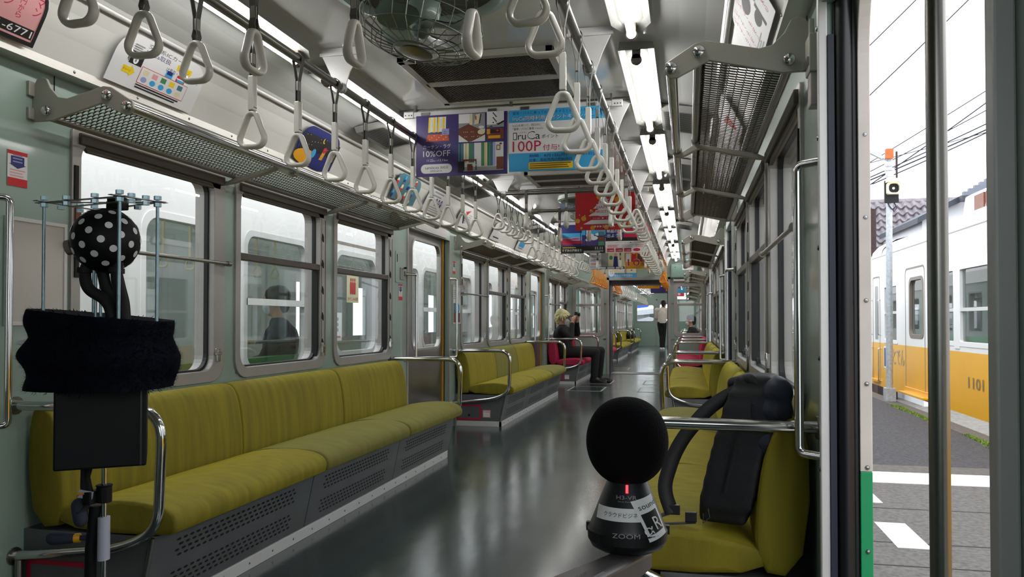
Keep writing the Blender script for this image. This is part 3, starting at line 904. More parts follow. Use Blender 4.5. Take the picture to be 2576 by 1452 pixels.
for s, side in ((-1, 'left'), (1, 'right')):
    k = 0
    for j, base in enumerate((2.46, 7.49)):
        for i in range(10):
            strap('long', s * RX, base + i * .327, 0, 'white ring strap above the %s %s bench, %s from its near end' % (('near', 'middle')[j], side, ORD[i]), 'long white straps on the %s rail' % side)
    for j, base in enumerate((1.42, 6.1)):
        for i in range(4 if j == 0 else 6):
            y = base + i * .24
            strap('short', s * RX, y, 0, 'short grey strap, %s rail, %s doorway, %s from its near side' % (side, ('near', 'middle')[j], ORD[i]), 'short straps on the %s rail' % side)
    for i in range(4):
        strap('short', s * RX, 11.2 + i * .24, 0, 'short grey strap, %s rail, farthest doorway, %s from its near side' % (side, ORD[i]), 'short straps on the %s rail' % side)
    for i in range(8):
        strap('orange', s * RX, 12.55 + i * .29, 0, 'orange ring strap above the %s pink seats, %s from the near end' % (side, ORD[i]), 'orange priority straps, %s side' % side)
    for i in range(6):
        strap('orange', s * RX, 16.1 + i * .3, 0, 'orange ring strap beyond the gangway, %s rail, %s from there' % (side, ORD[i]), 'orange straps of the next carriage')
    for i in range(18):
        strap('long', s * RX, 18.5 + i * .62, 0, 'white ring strap beyond the gangway, %s rail, %s from there' % (side, ORD[i]), 'white straps of the next carriage')
for j, y in enumerate((2.09, 6.11, 7.15, 11.15, 12.15)):
    for i, x in enumerate(((-.32, .0, .35) if j != 2 else (-.22, .05, .33))):
        strap('short', x, y, PI / 2, 'short grey ring strap on the %s cross bar, %s' % (ORD[j], ('left one', 'middle one', 'right one')[i]), 'straps on the cross bars')
for s, side in ((-1, 'left'), (1, 'right')):
    t = thing('strap_rail', 'steel strap rail of the next carriage on the %s' % side, 'handrail', (s * RX, 16, RZ), 'strap rails')
    MB().tube([(s * RX, 15.9, RZ), (s * RX, 31.5, RZ)], .0165, 10).build('rail', 'steel', t, smooth=True)
    for k in range(8):
        y = 16 + k * 2.1
        MB().box(s * RX - .05, s * RX + .05, y - .004, y + .004, 2.0, 2.195).build('rail_bracket', 'alu_white', t)

# ------------------------------------------------------------------ luggage racks (a rack stands 3.32 m long; local x runs from the wall into the carriage)
def make_rack(length, sup, fine=True):
    t = bpy.data.objects.new('luggage_rack', None); COL.objects.link(t)
    hl = length / 2
    poly = [(.002, 1.685), (.002, 1.80), (.018, 1.83), (.036, 1.838), (.056, 1.83), (.074, 1.795), (.105, 1.764), (.14, 1.757), (.283, 1.79), (.312, 1.785), (.395, 1.733), (.40, 1.708), (.382, 1.69), (.362, 1.69), (.275, 1.733), (.08, 1.685)]
    for y, d in ((-hl, -1), (hl, 1)):
        b = MB().prism(poly, (0, y - .006, 0), (1, 0, 0), (0, 0, 1), (0, .012, 0)).build('end_bracket', 'bracket', t, bevel=.002)
        m2 = MB()
        for x, z in ((.378, 1.716), (.302, 1.757), (.062, 1.718)):
            m2.lathe([(.0, .016), (.012, .015), (.0165, .011), (.0165, 0)], (x, y + d * .006, z), 18, (0, d, 0))
        m2.each('bolt', 'chrome', b, smooth=True)
        m2 = MB().box(.0, .012, y + d * .006, y + d * .03, 1.77, 1.82).box(.0, .012, y + d * .006, y + d * .03, 1.69, 1.73)
        m2.each('wall_lug', 'bracket', b, bevel=.002)
    MB().tube([(.378, -hl, 1.716), (.378, hl, 1.716)], .0165, 14).build('front_pole', 'chrome', t, smooth=True)
    MB().tube([(.302, -hl, 1.757), (.302, hl, 1.757)], .015, 12).build('upper_pole', 'steel', t, smooth=True)
    MB().tube([(.062, -hl, 1.7), (.062, hl, 1.7)], .014, 12).build('rear_pole', 'steel', t, smooth=True)
    for y in sup:
        mb = MB().prism([(.03, 1.675), (.06, 1.69), (.28, 1.735), (.302, 1.74), (.37, 1.70), (.385, 1.7), (.385, 1.692), (.36, 1.686), (.285, 1.722), (.06, 1.668), (.002, 1.66), (.002, 1.68)], (0, y - .017, 0), (1, 0, 0), (0, 0, 1), (0, .034, 0))
        mb.cyl((.378, y - .012, 1.716), (.378, y + .012, 1.716), .0205, 14).cyl((.302, y - .012, 1.757), (.302, y + .012, 1.757), .0185, 14)
        mb.build('support_arm', 'bracket', t, bevel=.002)
    # woven wire net: long zigzag strands linked to one another
    mb = MB(); x0, x1 = .075, .29
    rows = 9; p = .024 if fine else .06
    z = lambda x: 1.705 + (x - .075) * .19
    dx = (x1 - x0) / rows; k = int(length / p)
    for r in range(rows):
        xa = x0 + r * dx; xb = xa + dx
        pts = []
        for i in range(k * 2 + 1):
            y = -hl + .01 + i * p / 2
            if y > hl - .01: break
            x = (xa - .0015) if i % 2 == 0 else (xb + .0015)
            zz = z(x) + (.002 if i % 2 else -.002)
            pts.append((x, y, zz))
        if fine:
            # bow each leg of the zigzag a little, as a hooked wire lies
            q = []
            for a, b in zip(pts, pts[1:]):
                q.append(a)
                q.append((a[0] * .25 + b[0] * .75, a[1] * .55 + b[1] * .45, (a[2] + b[2]) / 2 - .002))
            q.append(pts[-1]); pts = q
        mb.tube(pts, .0017 if fine else .0016, 4 if fine else 3, caps=False, up=(0, 0, 1))
    mb.build('wire_net', 'wire', t)
    mb = MB()
    for i in range(int(length / (.024 if fine else .08))):
        y = -hl + .02 + i * (.024 if fine else .08)
        mb.tube([(.302 - .012, y, 1.76), (.285, y, 1.744), (.285, y + .008, 1.738)], .0022, 4)
    mb.build('net_lacing', 'wire', t)
    return t
rk = make_rack(3.32, (-.52, .56))
def place_rack(src, s, y, label, first=False):
    if first: o = src; o.location = (s * HW, y, 0); o.rotation_euler = (0, 0, 0 if s < 0 else PI)
    else: o = dup(src, (s * HW, y, 0), 0 if s < 0 else PI)
    return tag(o, label, 'luggage rack', 'luggage racks')
place_rack(rk, -1, 3.93, 'wire net luggage rack over the left windows nearest the camera', True)
place_rack(rk, 1, 3.93, 'wire net luggage rack over the right windows nearest the camera')
place_rack(rk, -1, 8.95, 'wire net luggage rack over the middle left bench')
place_rack(rk, 1, 8.95, 'wire net luggage rack over the middle right bench')
rk2 = make_rack(2.3, (.1,), False)
place_rack(rk2, -1, 13.5, 'short wire net luggage rack above the man with the camera', True)
place_rack(rk2, 1, 13.5, 'short wire net luggage rack above the right pink seats')
rk3 = make_rack(3.3, (0,), False)
for i, (s, y) in enumerate(((-1, 17.2), (-1, 21.5), (-1, 26.5), (1, 17.2), (1, 21.5), (1, 26.5))):
    place_rack(rk3, s, y, 'luggage rack of the next carriage, %s wall, %s from the gangway' % ('left' if s < 0 else 'right', ORD[i % 3]), i == 0)

# ------------------------------------------------------------------ benches (local x from the wall into the carriage, y along the wall)
def make_bench(ext, segs, backs, seats, top=.712, rails=(1, 1), slots=True, sticker=True, mirror=False):
    # ext: how far the grab rail stands out from the wall; segs: cushion lengths
    t = bpy.data.objects.new('bench_seat', None); COL.objects.link(t)
    L = sum(segs); hl = L / 2; sc = ext / .56
    y = -hl
    sec_b = [(.012, .295), (.15, .295), (.158, .40), (.15, .52), (.135, .62), (.112, .685), (.085, top - .008), (.05, top), (.012, top - .01)]
    sec_s = [(.13, .30), (.13, .365), (.17, .385), (.26, .405), (.38, .415), (.48, .41), (.545, .397), (.578, .372), (.585, .345), (.578, .315), (.56, .303)]
    def loft(name, sec, y0, y1, material, lump):
        cx = sum(p[0] for p in sec) / len(sec); cz = sum(p[1] for p in sec) / len(sec)
        rings = []; N = 14
        ys = [(0, .94), (.006, .98), (.016, .995), (.05, 1)] + [(None, 1)] * N + [(-.05, 1), (-.016, .995), (-.006, .98), (0, .94)]
        vs = []; cnt = 0
        for i, (d, k) in enumerate(ys):
            if d is None:
                cnt += 1; yy = y0 + .05 + (y1 - y0 - .1) * cnt / (N + 1)
            elif i < 4: yy = y0 + .003 + d
            else: yy = y1 - .003 + d
            for j, (px, pz) in enumerate(sec):
                w = 0
                if 2 < j < len(sec) - 2: w = lump * math.sin((yy - y0) * 23 + px * 18 + y0 * 5) * math.sin((yy - y0) * 9 + 1.3 + y0)
                vs.append(((cx + (px - cx) * k) * (sc if sec is sec_s else 1), yy, cz + (pz - cz) * k + w))
        n = len(sec); fs = []
        for i in range(len(ys) - 1):
            for j in range(n):
                fs.append((i * n + j, i * n + (j + 1) % n, (i + 1) * n + (j + 1) % n, (i + 1) * n + j))
        fs.append(tuple(range(n - 1, -1, -1))); fs.append(tuple((len(ys) - 1) * n + j for j in range(n)))
        o = MB().add(vs, fs).build(name, material, t, smooth=True)
        sub = o.modifiers.new('Subsurf', 'SUBSURF'); sub.levels = 1; sub.render_levels = 1
        return o
    for d, bm, sm in zip(segs, backs, seats):
        loft('backrest', sec_b, y, y + d, bm, .0015)
        loft('seat_cushion', sec_s, y, y + d, sm, .004)
        y += d
    A, B = Vector((.515 * sc, 0, .303)), Vector((.462 * sc, 0, .052))
    y = -hl
    for d in segs:
        MB().prism([(A.x, A.z), (B.x, B.z), (B.x - .02, B.z), (A.x - .02, A.z)], (0, y + .003, 0), (1, 0, 0), (0, 0, 1), (0, d - .006, 0)).build('heater_panel', 'steel_dark', t, bevel=.0015)
        if slots:
            nrm = (B - A).cross(Vector((0, 1, 0))).normalized()
            if nrm.x < 0: nrm = -nrm
            for (v0, rows) in ((.16, 4), (.62, 4)):
                mb = MB()
                for r in range(rows):
                    k = int((d - .26) / .036)
                    for i in range(k):
                        yy = y + .13 + i * .036 + (.018 if r % 2 else 0)
                        c = A + (B - A) * (v0 + r * .075) + Vector((0, yy, 0)) + nrm * .0012
                        u = Vector((0, .011, 0)); vv = (B - A).normalized() * .0042
                        mb.add([c - u - vv * .3, c - u * .7 - vv, c + u * .7 - vv, c + u - vv * .3, c + u + vv * .3, c + u * .7 + vv, c - u * .7 + vv, c - u + vv * .3], [tuple(range(8))])
                mb.build('vent_grille', 'dark', t)
        y += d
    MB().box(.0, B.x - .02, -hl + .01, hl - .01, .0, .30).build('seat_box', 'steel_dark', t)
    mb = MB().prism([(B.x + .004, .0), (B.x + .004, .05), (B.x - .02, .052), (B.x - .02, 0)], (0, -hl - .006, 0), (1, 0, 0), (0, 0, 1), (0, L + .012, 0))
    mb.box(.0, B.x + .004, -hl - .006, -hl + .006, 0, .05).box(.0, B.x + .004, hl - .006, hl + .006, 0, .05)
    i = 0
    while i * .18 < L - .1:
        mb.lathe([(0, .003), (.004, .002), (.006, 0)], (B.x + .004, -hl + .1 + i * .18, .026), 8, (1, 0, 0), 1); i += 1
    mb.build('floor_strip', ['alu_white', 'bolt'], t, bevel=.0015)
    for yy, d, on in ((-hl, -1, rails[0]), (hl, 1, rails[1])):
        if not on: continue
        ep = MB().prism([(.0, .05), (B.x, .05), (A.x, .30), (.0, .225)], (0, yy - .004, 0), (1, 0, 0), (0, 0, 1), (0, .008, 0)).build('end_panel', 'steel_dark', t)
        MB().tube([(A.x - .008, yy + d * .004, .30), (B.x - .008, yy + d * .004, .05)], .009, 8).build('edge_strip', 'steel', ep, smooth=True)
        yr = yy + d * .03
        e = ext
        pts = arc_path([(.0, yr, .719), (e - .002, yr, .722), (e - .016, yr, .33), (.40 * sc, yr, .268), (.0, yr, .218)], .115, 8)
        MB().tube(pts, .0165, 14).build('grab_rail', 'chrome', t, smooth=True)
        MB().cyl((.0, yr, .719), (.006, yr, .719), .03).cyl((.0, yr, .218), (.006, yr, .218), .03).cyl((.02, yr, .215), (.02, yr, .0), .012).each('rail_flange', 'steel', t)
        if sticker and d == (1 if mirror else -1):
            q = MB(); Y = yy + d * .005
            q.ring(rrect(.03, .27, .06, .205, .012), rrect(.045, .255, .075, .19, .006), (0, Y, 0), (1, 0, 0), (0, 0, 1), (0, d * .003, 0), 1)
            q.prism(rrect(.045, .255, .075, .19, .006), (0, Y, 0), (1, 0, 0), (0, 0, 1), (0, d * .002, 0))
            q.lathe([(.012, .0035), (.0, .0035)], (.15, Y, .105), 12, (0, d, 0), 2, cap=False)
            q.build('emergency_cock_door', ['steel_dark', 'crimson', 'black'], ep)
            q = MB().prism(rrect(.285, .36, .085, .155, .005), (0, Y, 0), (1, 0, 0), (0, 0, 1), (0, d * .002, 0))
            F = frame((.285, Y + d * .0022, .085), (1, 0, 0) if d < 0 else (-1, 0, 0), (0, 0, 1))
            if d > 0: F = frame((.36, Y + d * .0022, .085), (-1, 0, 0), (0, 0, 1))
            q.ring(rrect(.287, .358, .087, .153, .004), rrect(.291, .354, .091, .149, .003), (0, Y + d * .002, 0), (1, 0, 0), (0, 0, 1), (0, d * .0004, 0), 1)
            q.text('\u975e\u5e38\u7528', F, .0375, .042, .017, 1, .0008, align='c').text('\u30c9\u30a2\u30b3\u30c3\u30af', F, .0375, .018, .013, 2, .0008, w=.05, align='c')
            q.build('sticker', ['white', 'red', 'black'], ep)
    return t
G, O2 = 'lime', 'lime_dull'
S3 = (1.107, 1.107, 1.106)
EXTL, EXTR = .562, .525
def place(o, s, y, label, group):
    o.location = (s * HW, y, 0); o.rotation_euler = (0, 0, 0 if s < 0 else PI)
    return tag(o, label, 'bench seat', group)
place(make_bench(EXTL, S3, (G, G, G), (G, O2, O2)), -1, 3.9, 'long green velvet bench along the left wall nearest the camera', 'long green benches')
place(make_bench(EXTL, S3, (G, O2, G), (G, G, O2)), -1, 8.93, 'green velvet bench on the left between the two doors, middle back faded', 'long green benches')
place(make_bench(EXTR, S3, (G, G, G), (O2, G, G), top=.735, mirror=True), 1, 3.9, 'long green velvet bench along the right wall with the backpack on it', 'long green benches')
place(make_bench(EXTR, S3, (G, G, G), (G, G, G), top=.735, mirror=True), 1, 8.93, 'green velvet bench on the right wall behind the backpack bench', 'long green benches')
S2 = (1.15, 1.15)
place(make_bench(EXTL, S2, ('pink', 'pink'), ('pink', 'pink'), slots=True), -1, 13.5, 'pink velvet priority bench the man with the camera sits on', 'pink priority benches')
place(make_bench(EXTR, S2, ('pink', 'pink'), ('pink', 'pink'), top=.735, mirror=True), 1, 13.5, 'pink velvet priority bench on the right by the end wall', 'pink priority benches')
bn = make_bench(EXTL, S2, ('pink', 'pink'), ('pink', 'pink'), slots=False, sticker=False)
place(bn, -1, 17.25, 'pink bench in the next carriage beside the gangway, left wall', 'benches of the next carriage')
tag(dup(bn, (HW, 17.25, 0), PI), 'pink bench in the next carriage beside the gangway, right wall', 'bench seat', 'benches of the next carriage')
bn = make_bench(EXTL, S3, (G, G, G), (G, G, G), slots=True, sticker=False)
place(bn, -1, 21.55, 'green bench in the next carriage, left wall, nearer one', 'benches of the next carriage')
tag(dup(bn, (-HW, 26.45, 0), 0), 'green bench in the next carriage, left wall, farther one', 'bench seat', 'benches of the next carriage')
tag(dup(bn, (HW, 21.55, 0), PI), 'green bench in the next carriage, right wall, nearer one', 'bench seat', 'benches of the next carriage')
tag(dup(bn, (HW, 26.45, 0), PI), 'green bench in the next carriage, right wall, farther one', 'bench seat', 'benches of the next carriage')

# ------------------------------------------------------------------ door handrails
def door_pole(s, y, z0, z1, ywall, label):
    t = thing('door_handrail', label, 'handrail', (s * 1.205, y, z0), 'upright handrails by the doors')
    x = s * 1.205
    pts = arc_path([(s * 1.262, ywall, z0), (x, y, z0), (x, y, z1), (s * 1.262, ywall, z1)], .02, 4)
    MB().tube(pts, .0115, 12).build('pole', 'chrome', t, smooth=True)
    MB().box(min(s * 1.255, s * 1.266), max(s * 1.255, s * 1.266), ywall - .02, ywall + .02, z1 - .02, z1 + .02).box(min(s * 1.255, s * 1.266), max(s * 1.255, s * 1.266), ywall - .02, ywall + .02, z0 - .02, z0 + .02).each('wall_plate', 'steel', t, bevel=.002)
for s, side in ((-1, 'left'), (1, 'right')):
    for k, nm in enumerate(('near', 'middle', 'far')):
        a = .985 + PER * k; b = 2.12 + PER * k
        if not (s > 0 and k == 0):
            door_pole(s, a, .70, 1.378, a - .1, 'upright chrome handrail before the %s %s door' % (nm, side))
        if b < 12.6: door_pole(s, b, .665, 1.40, b - .055, 'upright chrome handrail beyond the %s %s door' % (nm, side))
t = thing('door_handrail', 'thick upright steel pole in front of the open doorway and street', 'handrail', (1.215, 1.0, .3), 'upright handrails by the doors')
MB().tube(arc_path([(1.262, .88, .3), (1.215, 1.005, .3), (1.215, 1.005, 1.7), (1.262, .88, 1.7)], .03, 5), .0115, 16).build('pole', 'steel', t, smooth=True)
MB().box(1.252, 1.266, .86, .9, .27, .33).box(1.252, 1.266, .86, .9, 1.67, 1.73).each('wall_plate', 'steel', t, bevel=.002)

# ------------------------------------------------------------------ printed matter
class Print:
    # a sheet with its printing; u, v in sheet units measured from the lower left corner
    def __init__(s, F, W, H, U):
        s.F = F; s.k = W / U; s.W, s.H, s.U = W, H, U; s.V = H / s.k
        s.pic = MB(); s.txts = []; s.mats = []; s.tm = []; s.lay = 0
    def _m(s, lst, m):
        if m not in lst: lst.append(m)
        return lst.index(m)
    def poly(s, pts, m):
        s.lay += 1
        s.pic.flat([(x * s.k, y * s.k) for x, y in pts], s.F, .0006 + s.lay * .00006, s._m(s.mats, m)); return s
    def rect(s, x, y, w, h, m, r=0):
        return s.poly(rrect(x, x + w, y, y + h, r) if r else [(x, y), (x + w, y), (x + w, y + h), (x, y + h)], m)
    def ell(s, cx, cy, rx, ry, m): return s.poly(ell(cx, cy, rx, ry), m)
    def text(s, body, x, y, h, m, w=None, align='l', vertical=False):
        s.lay += 1
        s.txts.append((MB().text(body, s.F, x * s.k, y * s.k, h * s.k, 0, .0006 + s.lay * .00006, None if w is None else w * s.k, align, vertical), m)); return s
    def lines(s, x, y, w, n, dy, h, m, jag=.25):
        for i in range(n):
            s.rect(x, y - i * dy, w * (1 - jag * ((i * 37) % 10) / 10), h, m)
        return s
    def finish(s, t, base, outline=None):
        O, X, Y, N = s.F
        poly = outline or [(0, 0), (s.W, 0), (s.W, s.H), (0, s.H)]
        MB().prism(poly, O - N * .0006, X, Y, N * .0011).build('sheet', base, t)
        if s.pic.f: s.pic.build('printed_picture', s.mats, t)
        for q, m in s.txts:
            if q.f: q.build('lettering', m, t)
        return t

def hanging(y, x0, x1, z0, z1, U, label, base='paper', cat='hanging poster'):
    t = thing('hanging_poster', label, cat, ((x0 + x1) / 2, y, z1), 'posters hanging from the ceiling')
    return t, Print(frame((x0, y, z0), (1, 0, 0), (0, 0, 1)), x1 - x0, z1 - z0, U), base
def poster_rod(y, label):
    t = thing('poster_rod', label, 'poster rod', (0, y, 2.15), 'poster rods')
    MB().box(-.55, .545, y - .004, y + .012, 2.128, 2.158).build('clip_bar', 'alu_white', t, bevel=.003)
    mb = MB()
    for a, b in ((-.605, -.55), (.545, .60)):
        mb.box(a, b, y - .007, y + .014, 2.126, 2.16)
    mb.each('end_plate', 'alu_white', t, bevel=.002)
    mb = MB()
    for x in (-.595, -.575, -.56, .56, .575, .59): mb.cyl((x, y - .0085, 2.14), (x, y - .006, 2.14), .0035, 8)
    mb.each('rivet', 'dark', t)
    mb = MB()
    for x in (-.48, -.1, .08, .44):
        mb.box(x - .025, x + .025, y - .01, y - .003, 2.135, 2.152)
    mb.each('clip', 'steel', t, bevel=.002)
    MB().tube([(-.66, y + .03, 2.176), (.66, y + .03, 2.176)], .005, 8).box(-.006, .006, y, y + .034, 2.15, 2.206).box(-.55, -.54, y, y + .034, 2.15, 2.206).box(.535, .545, y, y + .034, 2.15, 2.206).build('hanger_wire', 'steel', t)
poster_rod(4.12, 'aluminium poster rod across the ceiling holding the purple and sky blue posters')
poster_rod(6.86, 'aluminium poster rod across the ceiling holding the red christmas poster')
poster_rod(9.17, 'aluminium poster rod across the ceiling holding the sunset poster')
poster_rod(12.02, 'aluminium poster rod across the ceiling nearest the end wall')

for y, nm in ((19.22, 'first'), (22.52, 'second'), (25.52, 'third')):
    poster_rod(y, 'aluminium poster rod beyond the gangway, %s from there' % nm)
# purple curtain and rug poster (unit: 1/100 of the width)
t, p, b = hanging(4.1, -.528, -.012, 1.792, 2.13, 100, 'purple hanging poster with a curtain and rug sale and room photographs', 'purple')
for x, w in ((14.2, 9.2), (24.2, 9.2)):
    p.poly([(x, 63.3), (x + w, 63.3), (x + w - .3, 47.5), (x - .8, 47.5)], 'paper')
    for a, c in ((0, 1.9), (5.4, 2.3)):
        p.poly([(x + a, 63.3), (x + a + c, 63.3), (x + a + c - .4, 47), (x + a - .6, 47)], 'yellow')
    p.rect(x + 3.6, 52, .3, 9, 'grey_p')
p.poly([(13.2, 45), (35.5, 45), (36.8, 37.6), (10.8, 37.6)], 'orange_rug')
for i in range(8): p.ell(15 + i * 2.6, 39.5 + (i % 3) * 2, .6, .4, 'cream')
p.rect(28.7, 44, 8, 5.6, 'lilac').rect(29.5, 45.2, 5, .3, 'navy').rect(29.5, 47, 5, .3, 'navy').rect(31.8, 44.4, .3, 4.6, 'navy').poly([(28.7, 49.6), (36.7, 49.6), (37.4, 50.4), (29.6, 50.4)], 'lilac')
p.text('\u30ab\u30fc\u30c6\u30f3\u30fb\u30e9\u30b0', 8, 29.6, 4.6, 'white', w=30.5).text('10%OFF', 8, 21.3, 6.2, 'white', w=30).text('11.22', 12.3, 16.1, 2.4, 'white').text('tue \u2192', 19, 16.1, 1.4, 'white').text('12.11', 25.2, 16.1, 2.4, 'white').text('sun', 31.8, 16.1, 1.3, 'white')
p.rect(5.5, 3.4, 34.5, 9.8, 'paper', 4.8).text('unico', 10.5, 8.1, 2.8, 'black', w=15).text('\u9ad8\u677e\u5e97', 27, 8.0, 2.8, 'black').text('\u74e6\u753aFLAG 2F', 16, 4.8, 2.0, 'black')
p.rect(47.3, 35.2, 28.7, 29.6, 'paper').rect(47.3, 48, 28.7, 16.8, 'grey_p').rect(47.3, 55, 12, 9.8, 'white').rect(59.3, 53, 3, 11.8, 'cream').poly([(64, 53), (69, 54), (70.6, 64.4), (66, 63.6)], 'cream').rect(65.5, 58, 1.2, 4, 'red').poly([(69.4, 54), (70.4, 54), (72, 64), (71, 64)], 'black')
p.poly([(47.3, 49.5), (58, 54), (76, 45), (76, 42), (62, 35.6), (58, 35.2), (47.3, 43)], 'brown').ell(72, 45, 4, 2.6, 'cream').ell(72, 50, 3, 1.6, 'paper')
for i in range(14): p.ell(50 + (i * 7) % 22, 40.5 + (i * 5) % 10, .5, .35, 'cream')
p.rect(78, 49.2, 18.4, 16.6, 'paper').rect(78, 49.2, 18.4, 4.4, 'grey_p').rect(78, 52, 10, 13.8, 'white')
for i in range(9): p.ell(85 + (i * 3) % 4, 54 + i * 1.25, .8, .7, 'black')
p.poly([(89, 52.5), (96.4, 56), (96.4, 54), (90, 51)], 'black').poly([(79, 49.6), (84, 51), (84, 49.6)], 'black')
p.rect(78, 36.4, 18.4, 11.2, 'brown').rect(78, 42, 3.6, 5.6, 'gold').rect(82, 43, 10, 4, 'black').rect(79.5, 37.5, 13, 3, 'gold').ell(89.5, 45.5, 1.6, 1, 'red')
p.rect(47, 4, 49, 29.6, 'paper')
for i, (x, w) in enumerate(((47, 6), (53.5, 5), (58.5, 2.5), (61, 3.5), (72, 3.5), (75.5, 3), (78.5, 3.2), (81.7, 3), (84.7, 2.4))):
    p.rect(x, 9 if i > 3 else 13, w, 24.6 if i > 3 else 20.6, ('teal', 'cream', 'greenp', 'teal', 'greenp', 'cream', 'greenp', 'teal', 'lilac')[i])
    p.rect(x + w * .3, 9 if i > 3 else 13, w * .16, 24.6 if i > 3 else 20.6, ('navy', 'grey_p', 'teal', 'greenp', 'teal', 'gold', 'navy', 'navy', 'paper')[i])
p.rect(47, 4, 49, 4.4, 'grey_p').rect(88.5, 5, 7.5, 13, 'brown').rect(88.5, 25, 4, 5.4, 'brown').rect(89.2, 25.8, 2.6, 3.8, 'cream').ell(93, 31.6, 1.3, 1.1, 'brown').rect(52, 14.6, 15, 2, 'brown').rect(53, 5, 1, 10, 'black').rect(66, 5, 1, 10, 'black').rect(57, 4.6, 6, 7, 'brown').rect(47, 4, 6, 10.6, 'black').rect(62, 10, 5, .8, 'paper')
p.finish(t, b)
# sky blue points campaign poster
t, p, b = hanging(4.1, -.004, .512, 1.80, 2.13, 100, 'sky blue and white hanging poster for a points campaign, right of the purple one')
p.rect(0, 51, 100, 13, 'skyblue').rect(0, 0, 100, 19, 'skyblue')
p.text('\u96fb\u8eca\u30fb\u30d0\u30b9\u306b\u4e57\u3063\u3066\u304a\u8cb7\u7269\u3092\u3059\u308b\u3068\u30dd\u30a4\u30f3\u30c8\u304c\u305f\u307e\u308b', 4, 59, 3.4, 'navy', w=88)
p.text('IruCa\u540c\u6642\u5229\u7528\u30dd\u30a4\u30f3\u30c8\u30ad\u30e3\u30f3\u30da\u30fc\u30f3', 4.6, 52.1, 5, 'navy', w=90).text('IruCa\u540c\u6642\u5229\u7528\u30dd\u30a4\u30f3\u30c8\u30ad\u30e3\u30f3\u30da\u30fc\u30f3', 4.2, 52.5, 5, 'white', w=90)
p.text('IruCa\u3092\u4f7f\u3063\u3066\u3001\u540c\u65e5\u4e2d\u306b', 4, 46.6, 2.6, 'black', w=30).text('\u300c\u96fb\u8eca\u30fb\u30d0\u30b9\u306b\u4e57\u8eca + IruCa', 4, 43, 2.6, 'black', w=32)
p.text('I', 4.5, 33, 7.6, 'black', w=4).text('I', 5.1, 33.8, 6.0, 'white', w=2.6).text('ru', 9.5, 33, 5, 'black', w=8.5).text('C', 19.5, 33, 8.4, 'black', w=8).text('C', 20, 33.8, 6.8, 'white', w=6.6).text('a', 28, 33, 5.2, 'black', w=5).text('(\u30a4\u30eb\u30ab)', 11.5, 39.4, 1.9, 'black').text('\u30dd\u30a4\u30f3\u30c8', 34.5, 33.5, 4, 'black', w=17.5)
p.text('100P', 4, 20.6, 11, 'crimson', w=30).text('\u4ed8\u4e0e!', 36, 20.8, 6.4, 'crimson', w=17)
p.text('\u671f\u9593\uff1a8\u67081\u65e5(\u6708)\uff5e12\u670831\u65e5(\u571f)', 21.5, 13.6, 3.7, 'navy', w=74).text('\u5bfe\u8c61\uff1a\u9ad8\u677e\u5e02\u5185\u306e\u7d0480\u65bd\u8a2d', 21.5, 9.4, 3.7, 'navy', w=45)
p.rect(21, 1.6, 46, 7.2, 'yellow', 1)
p.lines(22, 7, 43, 3, 2.1, .9, 'brown', .12)
p.poly(rrect(80, 86, 30.5, 40.5, 1.2), 'red')
p.finish(t, b)
# red christmas poster
t, p, b = hanging(6.84, -.03, .49, 1.795, 2.13, 100, 'red hanging poster with a white christmas tree and gold dots', 'red')
for x, y, r in ((4, 16, 4), (14, 20, 4.4), (27, 32, 2.6), (29, 4, 4), (40, 56, 4.6), (72, 50, 6), (86, 38, 3), (10, 4, 2), (92, 10, 5), (52, 5, 4), (78, 6, 5)): p.ell(x, y, r, r, 'gold')
for i in range(16): p.ell((i * 29 + 7) % 97, (i * 17 + 23) % 60 + 3, .8, .8, 'white')
for y, w in ((10, 34), (24, 25), (36, 17), (46, 9)):
    p.poly([(47 - w, y), (47 + w, y), (47, y + 17)], 'paper')
p.text('FEEL', 39, 45, 4, 'crimson', align='l').text('HAPPY', 36, 36, 4.6, 'crimson', w=24).text('CHRISTMAS', 26, 28.5, 4.6, 'crimson', w=42)
p.poly([(28, 17), (66, 17), (69, 20), (66, 23), (28, 23), (25, 20)], 'crimson').text('11.21 \u25b6 12.25', 31, 18.4, 3, 'white', w=32)
p.text('\u25b6\u25b6\u25b6\u74e6\u753aFLAG', 32, 4, 4, 'white', w=34)
p.finish(t, b)
# plain sunset poster (generic picture), and its neighbours
t, p, b = hanging(9.15, -.527, -.008, 1.795, 2.13, 100, 'hanging poster of a blue and magenta evening sky over black ground', 'navy')
for y, h, m in ((45, 20, 'navy'), (36, 10, 'skyblue'), (28, 9, 'lilac'), (21, 8, 'crimson'), (15, 7, 'purple'), (0, 16, 'black')): p.rect(0, y, 48, h, m)
for y, h, m in ((40, 25, 'skyblue'), (28, 13, 'navy'), (16, 13, 'purple'), (0, 17, 'black')): p.rect(48, y, 52, h, m)
for x, y, rx, ry in ((66, 40, 9, 4), (74, 34, 10, 5), (62, 30, 7, 3), (84, 42, 6, 3)): p.ell(x, y, rx, ry, 'paper')
for x, y, rx, ry in ((12, 31, 14, 2), (30, 26, 15, 2), (16, 21, 12, 1.4), (34, 33, 9, 1.6)): p.ell(x, y, rx, ry, 'crimson')
p.rect(44, 14, 1.5, 50, 'black').rect(56, 14, 1.2, 50, 'black')
for i in range(4): p.rect(85, 50 - i * 11, 13, 9, ('grey_p', 'teal', 'brown', 'greenp')[i])
p.text('\u3059\u305a\u3081\u306e\u6238\u7de0\u307e\u308a', 3, 4, 6, 'white', w=44).text('11.11', 78, 8, 6, 'white', w=16).lines(52, 4, 44, 2, 2.4, 1.2, 'white').lines(4, 12.4, 30, 1, 2, 1.3, 'yellow')
p.finish(t, b)
t, p, b = hanging(9.15, -.002, .517, 1.795, 2.13, 100, 'white hanging poster with outlined film journey lettering, right of the sunset poster')
